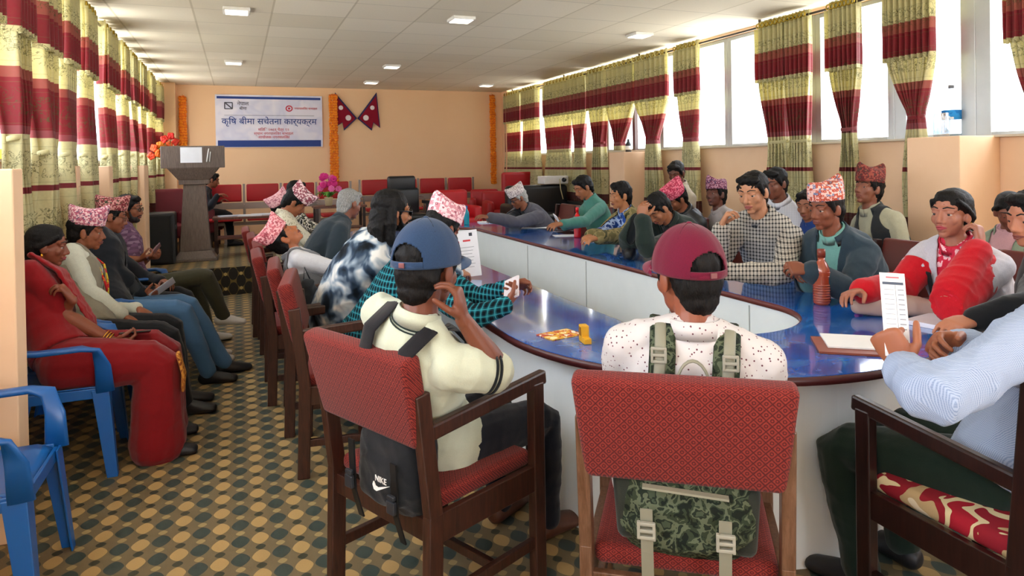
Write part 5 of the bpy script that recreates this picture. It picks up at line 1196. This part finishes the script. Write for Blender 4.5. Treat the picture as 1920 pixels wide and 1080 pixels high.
r_, k_ = person(dict(label='long haired bearded man in sunglasses and a black and white blotched shirt', head=A(738, 397, 3.95), hip=(.50, 4.18), face=86, look=(84, 6, 0), skin='#a9734f', hair='long', near=True, slouch=.13, s=1.03, twist=-12, top=dict(mat=blotch(('#0b0f14', '#141c26', '#34465a', '#8a9aa8', '#d8d8d4'), 9, 0, (1, 1, .8), detail=2), fold=.007, inf=.022), bottom=BLKT,
    rh=(1.26, 4.08, .83), lh=(1.28, 4.32, .83), extra=ex_t4))
# the printed sheet he reads
p = at(874, 521, z=TZ+.003); dirx = Vector((.93, -.36, 0)).normalized(); upv = Vector((-.12, .30, 1)).normalized(); nz = dirx.cross(upv)
mb = MB(); mb.box((0, .16, 0), (.21, .31, .002)); t = mb.build('printed_sheet', plain('#e6e8ee', .6)); t.matrix_world = Matrix(((dirx.x, upv.x, nz.x, p.x), (dirx.y, upv.y, nz.y, p.y), (dirx.z, upv.z, nz.z, p.z), (0, 0, 0, 1))); tag(t, 'white printed sheet held upright on the table right of the blue cap', 'paper')
def on_sheet(par, name, x, y, w, h, mat, z=.0016): m = MB(); m.box((x, y, z), (w, h, .0008)); return m.build(name, mat, par)
on_sheet(t, 'crest', .06, .285, .022, .022, plain('#3a3f4a', .6)); on_sheet(t, 'red_heading', .03, .245, .05, .012, plain('#cf3b44', .6)); on_sheet(t, 'red_heading', -.03, .235, .02, .02, plain('#cf3b44', .6))
for i in range(7): on_sheet(t, 'text_line', -.0+(i % 2)*.01, .20-.022*i, .15-(i*37 % 40)*.001, .003, plain('#8b8f99', .6))
def ex_t5(root, k): topi(root, k, dhaka('#efcdd2', '#c98a96', '#9a5a68', .9, .35), tilt=-2, h=.125, front=.03, back=.03)
r_, k_ = person(dict(label='man in a pink hat and teal plaid shirt, mostly hidden behind the blue cap', head=A(829, 432, 3.58), hip=(.60, 3.66), face=78, look=(62, 22, 0), skin='#7a4630', near=True, slouch=.10, top=dict(mat=plaid('#1d6472', '#0c2430', '#050e14', 34, w=.5, thin='#3fa3ae')), bottom=BLKT,
    rh=A(948, 572, 3.12), rel=A(888, 596, 3.02), rdir=(.75, .5, .35), rnrm=(-.4, .3, .5), rpose='hold', lh=A(952, 540, 3.32), lel=A(896, 560, 3.45), ldir=(.8, -.1, .15), lnrm=(-.1, -.5, -.5), lpose='curl', extra=ex_t5))
handheld('smartphone', 'phone with a white case held over the table by the man in teal plaid', 'phone', k_, 1, (.078, .165, .010), plain('#dcd4da', .3), (0, .10, .035), rot=(15, 30, 20), group='phones in hands')
# --- man in the blue cap
def ex_bc(root, k):
    cap(root, k, '#2b4365', '#365074', tilt=6)
    for i, (dz, c) in enumerate(((-.002, '#1c2a28'), (-.012, '#1c2a28'))):
        r, f, T = k.fr(1.0); a_ = np.arange(33)*2*pi/32; mb = MB(); mb.tube([k.N+(r*cos(t)*1.02+f*sin(t))*(.0835+.002*i)+T*(dz-.022*max(0, sin(t))-.004) for t in a_], [.0028]*33, seg=6, round_ends=False); mb.build('collar_stripe', cloth(c), root, True)
    for sd in (-1, 1):
        E = k.el[sd]; S = k.S[sd]; t = unit(E-S); c = S+(E-S)*.80; r, f = frame(t, V(0, 1, 0)); a_ = np.arange(33)*2*pi/32
        for j, col in ((0, '#12181c'), (.014, '#12181c')): mb = MB(); mb.tube([c+t*(j-.012)+(r*cos(q)+f*sin(q))*.0665 for q in a_], [(.0035, .005)]*33, seg=6, round_ends=False, hint=t); mb.build('sleeve_stripe', cloth(col), root, True)
kb = person(dict(label='man in a blue cap and cream polo shirt resting his head on his right hand', head=A(804, 506, 2.2), hip=(.64, 2.38), face=64, hs=1.10, look=(50, 6, 0), skin='#6b3d28', near=True, vox=.004, s=1.02, slouch=.10, shoulder=.168,
    top=dict(mat=cloth('#c9cfba', '#a5aa94'), sleeve=.84, fold=.006, inf=.017), bottom=dict(mat=cloth('#161c2b')), rh=A(868, 598, 2.10), rel=A(938, 700, 2.16), rdir=(-.16, .12, 1), rnrm=(-.8, .45, .1), rpose=(.55, .7, .4), rthumb=.5, lh='lap', rfoot=(.10, .50, .085), lfoot=(-.14, .48, .085), shoe=plain('#5a3526', .5), extra=ex_bc))[1]
def strap_path(k, q, lift=.0):
    r, f, T = k.fr(.9); o = q*.085
    return [k.sp(.50)+k.fr(.5)[0]*o*1.1-k.fr(.5)[1]*.115, k.sp(.75)+k.fr(.75)[0]*o-k.fr(.75)[1]*.140, k.sp(.90)+k.fr(.9)[0]*o-k.fr(.9)[1]*.118+T*.01, k.sp(.985)+k.fr(.95)[0]*o*1.05-k.fr(.9)[1]*.035+T*.018, k.sp(.955)+k.fr(.95)[0]*o*1.1+k.fr(.9)[1]*.07+T*.01, k.sp(.78)+k.fr(.8)[0]*o*1.25+k.fr(.8)[1]*.150, k.sp(.45)+k.fr(.5)[0]*o*1.6+k.fr(.5)[1]*.135]
def backpack(label, k, mat, strapm, back, ext, webm, size=(.30, .17, .42), name='backpack', zc=.20, dy=-.21, wide=(.030, .006), dx=0.):
    t = thing(name, label, 'backpack', tuple(k.root), -k.h)
    def W(x, y, z): return k.sp(zc)+k.fr(zc)[0]*(x+dx)+V(0, 1, 0)*(y+dy)+V(0, 0, 1)*z
    mb = MB(); w, d, h = size
    mb.tube([W(0, .01, -h/2+.04), W(0, -.015, -h*.25), W(0, -.01, h*.1), W(0, .02, h*.42)], [(w*.44, d*.40), (w*.50, d*.50), (w*.48, d*.46), (w*.36, d*.32)], hint=(0, 1, 0), exp=3.4, seg=24)
    mb.tube([W(0, -d*.42, -h*.32), W(0, -d*.45, -.02)], [(w*.36, .035), (w*.34, .03)], hint=(0, 1, 0), exp=3.4)
    me = remesh(mb, .007, 2, fold=.004, fseed=3, fscale=9); link('bag_body', me, mat, t, True)
    for q in (-1, 1):
        mb = MB(); P = strap_path(k, q); mb.tube(P, [wide]*len(P), seg=10, hint=(0, 1, 0)); mb.build('shoulder_strap', strapm, t, True)
    ext(t, k, W, w, d, h); return t
def ext_nike(t, k, W, w, d, h):
    S1 = plain('#0c0d10', .5)
    for q in (-1, 1):
        mb = MB(); mb.bar(W(q*.09, -d*.5-.035, .03), W(q*.09, -d*.5-.03, -h*.36), .028, .006, (0, 1, 0)); mb.bar(W(q*.09, -d*.5-.03, -h*.36), W(q*.09, -d*.5+.0, -h*.36-.10), .026, .005, (0, 1, 0)); mb.build('webbing', S1, t)
        mb = MB(); mb.box(W(q*.09, -d*.5-.045, -h*.28), (.036, .014, .040)); mb.box(W(q*.09, -d*.5-.045, -h*.28+.03), (.032, .012, .014)); mb.build('buckle', plain('#2a2d33', .3), t, bevel=.003)
    # white swoosh with lettering above it
    c = np.array(W(.06, -d*.5-.058, -.045)); sw = [(-.040, -.004), (-.034, -.018), (-.020, -.020), (.044, .012), (-.016, -.008), (-.028, -.006), (-.036, .006)]
    mb = MB(); mb.add([(c[0]+x, c[1], c[2]+z) for x, z in sw]+[(c[0]+x, c[1]+.004, c[2]+z) for x, z in sw], [tuple(range(7)), tuple(range(13, 6, -1))]+[(i, i+7, (i+1) % 7+7, (i+1) % 7) for i in range(7)]); mb.build('swoosh_mark', plain('#f2f2f2', .5), t)
    text_mesh('lettering', 'NIKE', .026, plain('#f2f2f2', .5), t, Matrix.Translation((c[0]+.002, c[1], c[2]+.020)) @ Matrix.Rotation(pi/2, 4, 'X'))
backpack('black backpack with a white mark, worn by the man in the blue cap', kb, cloth('#15181d'), cloth('#1b1a1f'), None, ext_nike, None, (.31, .16, .36), zc=.14, dy=-.185, dx=.07)
# --- man in the maroon cap
def ex_mc(root, k): cap(root, k, '#6e1030', '#7a1338', tilt=7, seams='#4a0a20')
km = person(dict(label='man in a maroon cap and white speckled shirt seen from behind in the foreground', head=A(1287, 520, 2.02), hip=(1.265, 1.765), face=36, look=(4, 4, 0), skin='#8a4f36', near=True, vox=.004, s=1.08, shoulder=.178, build=1.1, slouch=.03, top=dict(mat=speckle('#cfcaca', '#6b3f4a', 75, .20), inf=.02, fold=.004), bottom=dict(mat=cloth('#1b2030')), rh='lap', lh='lap', extra=ex_mc))[1]
camo = blotch(('#141a14', '#2c3526', '#525a46', '#1e261d', '#3a4434'), 34, 1)
def ext_camo(t, k, W, w, d, h):
    TAN = plain('#8a8876', .6)
    for z in (.035,):
        mb = MB(); mb.bar(W(-.11, -d*.5-.028, z), W(.11, -d*.5-.028, z), .022, .006, (0, 0, 1)); mb.build('webbing', TAN, t)
    for q in (-1, 1):
        mb = MB(); mb.bar(W(q*.10, -d*.5-.040, -.02), W(q*.10, -d*.5-.02, -h*.42), .032, .006, (0, 1, 0)); mb.bar(W(q*.10, -d*.5-.02, -h*.42), W(q*.10, -d*.5+.0, -h*.42-.09), .032, .006, (0, 1, 0)); mb.build('webbing', TAN, t)
        mb = MB()
        for dz in (0, .018, .036): mb.box(W(q*.10, -d*.5-.048, -.09+dz), (.046, .012, .009))
        for dx in (-.020, .020): mb.box(W(q*.10+dx, -d*.5-.048, -.072), (.008, .012, .046))
        mb.build('buckle', plain('#9c9a8c', .35), t, bevel=.002)
        mb = MB(); mb.tube([W(q*.155, -.02, -.12), W(q*.16, -.025, .02)], [(.032, .045), (.036, .05)], hint=(0, 1, 0), exp=3); mb.build('side_pocket', cloth('#2c3029'), t, True)
        P = strap_path(k, q); mb = MB(); mb.tube([p+unit(p-k.sp(.8))*.010 for p in P[1:4]], [(.016, .004)]*3, seg=8, hint=(0, 1, 0)); mb.build('strap_webbing', TAN, t, True)
        mb = MB(); c = P[2]+unit(P[2]-k.sp(.8))*.018
        for dz in (-.018, 0, .018): mb.box(c+V(0, 0, dz), (.042, .010, .008))
        for dx in (-.018, .018): mb.box(c+V(dx, 0, 0), (.007, .010, .042))
        mb.build('strap_buckle', plain('#9c9a8c', .35), t, bevel=.002)
    a_ = np.arange(13)*pi/12; c = k.sp(.82)-k.fr(.8)[1]*.16; mb = MB(); mb.tube([c+V(.045*cos(q), 0, .085*sin(q)-.02) for q in a_], [(.004, .010)]*13, seg=8, hint=(0, 1, 0)); mb.build('grab_handle', TAN, t, True)
backpack('camouflage backpack with grey straps, worn by the man in the maroon cap', km, camo, camo, None, ext_camo, None, (.38, .17, .34), zc=.15, dy=-.20, wide=(.036, .009))
# --- right side of the table
def R_(label, head, hip, look, **k): return person(dict(dict(label=label, head=A(*head), hip=hip, face=-90, look=look, bottom=BLKT), **k))
def tp(m, **kw): return lambda root, k: topi(root, k, m, **kw)
def ex_r1(root, k): topi(root, k, dhaka('#ded6d4', '#a8989c', '#8a7a80', 1.3, .3), tilt=-4, h=.115); glasses(root, k, '#3a3a3a')
R_('elderly man in a whitish hat and grey jacket leaning over the table\'s far end', (972, 372, 7.9), (3.50, 7.58), (-92, 24, 0), skin='#8a573d', slouch=.12, top=ctop('#1d2028'), jacket=dict(mat=cloth('#5c5b66'), open=(.02, .06)), rh=A(925, 409, 7.5), lh=A(915, 407, 7.3), hairmat=hair_mat('#9a9a98', 1), extra=ex_r1)
r_, k_ = R_('young man in a teal green shirt looking down at his phone', (1093, 352, 6.9), (3.50, 6.10), (-92, 26, 0), skin='#9c6644', near=False, top=ctop('#4f8f82'), rh=A(1058, 424, 6.5), lh=A(1052, 420, 6.2), rdir=(-.9, -.2, .3), rnrm=(.2, -.3, .8), rpose='curl')
handheld('smartphone', 'white phone held by the young man in the teal shirt', 'phone', k_, 1, (.075, .15, .010), plain('#e6e6ea', .3), (0, .10, .03), rot=(35, 0, 0), group='phones in hands')
def ex_r3(root, k): pass
R_('young man in a green camouflage jacket over a blue shirt gazing to the left', (1163, 368, 6.15), (3.50, 5.36), (-86, 4, 0), skin='#b07850', hair='top', top=dict(mat=blotch(('#27498f', '#9fb4d8', '#1c3570'), 22, 1)), jacket=dict(mat=blotch(('#6b6340', '#8a7d54', '#4a4a30'), 14, 1), open=(.03, .08)), rh=A(1105, 442, 5.9), lh=A(1120, 446, 5.5))
R_('man in a dark green jacket resting his forehead on his hand', (1234, 392, 5.2), (3.50, 4.55), (-96, 42, 0), skin='#a06a48', near=True, closed=True, slouch=.12, top=ctop('#14191c'), jacket=dict(mat=cloth('#26342f'), open=(.01, .05)), rh=A(1197, 408, 5.15), rel=A(1172, 455, 5.2), rdir=(.25, -.2, 1), rnrm=(.9, -.1, -.1), rpose='relax', lh=A(1205, 410, 4.8), lel=A(1212, 468, 4.75), ldir=(.1, .1, 1), lnrm=(.8, .4, 0), lpose='curl')
R_('man in a checked black and white shirt with his hand raised near his mouth', (1412, 362, 4.15), (3.40, 3.64), (-112, 12, 3), face=-100, skin='#b98563', near=True, s=1.06, build=1.12, slouch=.10, brow='#1a1412', lips='#96504a', top=dict(mat=plaid('#cfc8bc', '#4a4a4c', '#1a1a1c', 42, w=.40, thin='#8a8680'), fold=.007, inf=.022), rh=A(1352, 425, 4.15), rel=A(1345, 500, 4.25), rdir=(.35, -.3, .9), rnrm=(.5, -.5, -.2), rpose='curl', lh=A(1345, 508, 3.75), lel=A(1468, 515, 3.75), ldir=(-.7, .6, 0))
def ex_r7(root, k): topi(root, k, dhaka('#e6bdb4', '#b5523f', '#6f7fa0', .9), tilt=2, h=.115, front=.012, back=.045)
R_('older man in a pink and white hat and dark blue suit, hands clasped', (1548, 392, 3.78), (3.46, 2.98), (-92, 6, 0), skin='#7d4a33', near=True, slouch=.05, build=1.08, top=dict(mat=cloth('#7fb8ae')), jacket=dict(mat=cloth('#2f414d'), open=(.03, .08), inf=.034), rh=A(1508, 508, 3.72), lh=A(1515, 506, 3.55), rdir=(-.85, -.5, 0), rnrm=(.1, -.6, -.5), ldir=(-.9, .4, .1), lnrm=(0, .6, -.5), rpose='curl', lpose='curl', extra=ex_r7)
def ex_r9(root, k):
    RD = cloth('#d01526')
    for sd in (-1, 1):
        mb = MB(); arm(mb, k, sd, .030, 1.9); S, E, Wr = k.S[sd], k.el[sd], k.wr[sd]
        def cut(c, S=S, E=E, Wr=Wr):
            p = np.array(c); a_ = min(max((p-S)@(E-S)/((E-S)@(E-S)), 0), 1); b_ = min(max((p-E)@(Wr-E)/((Wr-E)@(Wr-E)), 0), 1)
            return a_ < .38 and np.linalg.norm(p-S-(E-S)*a_) <= np.linalg.norm(p-E-(Wr-E)*b_)
        me = remesh(mb, .008, 2, fold=.006, fseed=sd+4, fscale=7, cut=cut); link('red_sleeve', me, RD, root, True, solid=.004)
    mb = MB(); mb.bar(k.sp(.85)+k.fr(.8)[0]*.075+k.fr(.8)[1]*.148, k.sp(.25)+k.fr(.3)[0]*.085+k.fr(.3)[1]*.165, .022, .006, (0, 1, 0)); mb.build('black_stripe', cloth('#16181d'), root)
    mb = MB(); mb.ell(k.hp(0, -.125, -.03), (.035, .03, .03)); mb.build('hair_tie', cloth('#d3222c'), root, True)
    mb = MB(); mb.ell(k.hp(-.084, -.012, -.042), (.004, .004, .010)); mb.build('earring', plain('#d9a531', .25, .9), root, True)
R_('woman in a white and red jacket with her hand behind her neck, looking left', (1783, 402, 3.22), (3.42, 2.27), (-96, -2, 0), skin='#a8705a', near=True, vox=.004, female=True, hair='ponytail', slouch=.04, lips='#a8404a', brow='#120d0c', top=dict(mat=blotch(('#c2263a', '#c8304a', '#e8b8bc'), 30, 1)), jacket=dict(mat=cloth('#d2d0da'), open=(.03, .06), inf=.026, sleeve=.45),
    lh=A(1838, 462, 3.08), lel=A(1772, 572, 2.92), ldir=(.25, .25, .95), lnrm=(-.2, .9, 0), lpose='curl', lpole=(0, 0, -1), rh=A(1612, 545, 3.22), rel=A(1690, 540, 3.35), rdir=(-.95, -.1, -.1), rpose='relax', extra=ex_r9)
# --- back row along the right wall
R_('young man with short dark hair far back by the right wall, behind the pink hat', (1268, 325, 6.95), (4.25, 5.95), (-120, 22, 0), skin='#5c3a2a', top=ctop('#c9bda8'), hairmat=hair_mat('#1a1817'))
R_('man in a bright pink hat bending forward behind the man holding his forehead', (1268, 372, 6.2), (3.95, 5.20) if 0 else (3.98, 5.45), (-85, 30, -14), skin='#8a573d', slouch=.10, top=ctop('#14171c'), jacket=dict(mat=plain('#15181d', .45)), extra=tp(dhaka('#e37d92', '#b33a55', '#8a2a44', 1.1), tilt=-6, h=.13))
R_('dark skinned man in a purple patterned hat leaning back against the right wall', (1342, 366, 6.25), (4.15, 5.08) if 0 else (4.22, 4.98), (-100, -12, 6), skin='#4f2f24', top=ctop('#b3aaa8'), extra=tp(dhaka('#b98a9c', '#6d3a52', '#4a3a5a', 1.1), tilt=-4, h=.12))
R_('black haired person in a pale striped shirt directly behind the checked shirt man', (1453, 345, 5.15), (4.10, 4.25), (-100, 10, 0), skin='#6b4331', top=dict(mat=fine_check('#d8d8de', '#aeb0b8', 60)))
R_('person in a blue top seen between the checked shirt and the blue suit', (1514, 385, 4.95), (4.0, 3.72) if 0 else (3.98, 3.75), (-110, 10, 0), skin='#8a5a42', s=.92, top=ctop('#1d3f86'))
R_('old man in a brown woven hat and dark vest leaning back by the right wall', (1628, 355, 4.85), (4.30, 3.42), (-88, -14, 0), skin='#7a4c38', top=ctop('#b7b59c'), jacket=dict(mat=cloth('#2b2f33'), sleeve=0, name='vest'), extra=tp(dhaka('#8f4a3f', '#5c2a2c', '#4a4038', 1.2), tilt=-6, h=.13, back=.045))
R_('young person with black hair and a pink top by the right pier, looking down', (1893, 398, 3.95), (4.15, 2.55), (-128, 22, 0), skin='#6f4536', female=True, hair='pulled', s=.93, top=ctop('#d9a8b0'), jacket=dict(mat=cloth('#8fa08c'), open=(.05, .09)))
R_('person at the right edge of the picture, only a sliver of the face in view', (1934, 410, 2.85), (3.05, 1.72), (-80, 8, 0), face=-30, skin='#b3765a', top=ctop('#15171b'), lh=A(1825, 600, 2.35), lel=A(1930, 575, 2.3), ldir=(-.9, .1, -.1))
# --- man with striped sleeves, near right corner
STR = fine_check('#a9b8d2', '#6078a4', 180)
def ex_r11(root, k): pass
kr = person(dict(label='man in a light blue striped shirt reading a printed strip at the lower right', head=(2.47, 1.30, 1.24), hip=(2.20, 1.36), face=-8, look=(-20, 22, 0), skin='#9a5f42', near=True, vox=.004, s=1.06, build=1.15, shoulder=.18, slouch=.03, top=dict(mat=STR, inf=.024, fold=.008), bottom=dict(mat=cloth('#16281f')),
    lh=A(1694, 690, 1.80), lel=A(1748, 752, 1.62), ldir=(-.18, .35, .75), lnrm=(.75, .25, -.1), lpose='fist', rh=A(1800, 645, 2.0), rel=A(1960, 700, 1.95), rdir=(-.9, .15, .10), rnrm=(-.25, -.6, -.4), rpose='curl', lknee=(-.17, .48, .50), rknee=(.14, .46, .50), lfoot=(-.15, .42, .085), rfoot=(.14, .44, .085), extra=ex_r11))[1]
p = at(1681, 625, d=1.82); q_ = at(1672, 512, d=1.86); upv = (q_-p).normalized(); dx = (c_r - upv*c_r.dot(upv)).normalized(); nz = dx.cross(upv); L = (q_-p).length
mb = MB(); mb.box((0, L/2-.03, 0), (.068, L+.06, .001)); t = mb.build('printed_strip', plain('#eef0f3', .6)); t.matrix_world = Matrix(((dx.x, upv.x, nz.x, p.x), (dx.y, upv.y, nz.y, p.y), (dx.z, upv.z, nz.z, p.z), (0, 0, 0, 1))); tag(t, 'long white strip of paper printed with a table, held up in the left fist', 'paper')
GT = plain('#9aa0aa', .6); on_sheet(t, 'red_title', 0, L-.012, .035, .004, plain('#d06a74', .6), .001); on_sheet(t, 'dark_bar', 0, L-.028, .056, .007, plain('#4a5568', .6), .001)
for i in range(9): on_sheet(t, 'text_line', -.012, L-.045-.013*i, .026, .0015, GT, .001); on_sheet(t, 'text_line', .020, L-.045-.013*i, .016, .0035, GT, .001)
on_sheet(t, 'table_rule', .006, L/2-.01, .001, L*.75, GT, .001)
# grey coat hanging from the aisle chair
t = thing('grey_bag', 'dark grey cloth bag hanging beside the aisle armchair of the man leaning back', 'bag', (.40, 4.48, .26)); mb = MB(); mb.tube([(0, 0, .04), (.01, 0, .16), (.0, 0, .38), (.0, 0, .52)], [(.11, .05), (.14, .065), (.11, .05), (.04, .03)], hint=(0, 1, 0)); me = remesh(mb, .01, 3, fold=.010, fscale=9); link('bag_body', me, cloth('#34393f'), t, True)
mb = MB(); mb.tube([(-.03, 0, .5), (-.02, .02, .62), (.03, 0, .5)], [.006]*3, seg=6); mb.build('handle', cloth('#24282d'), t, True)
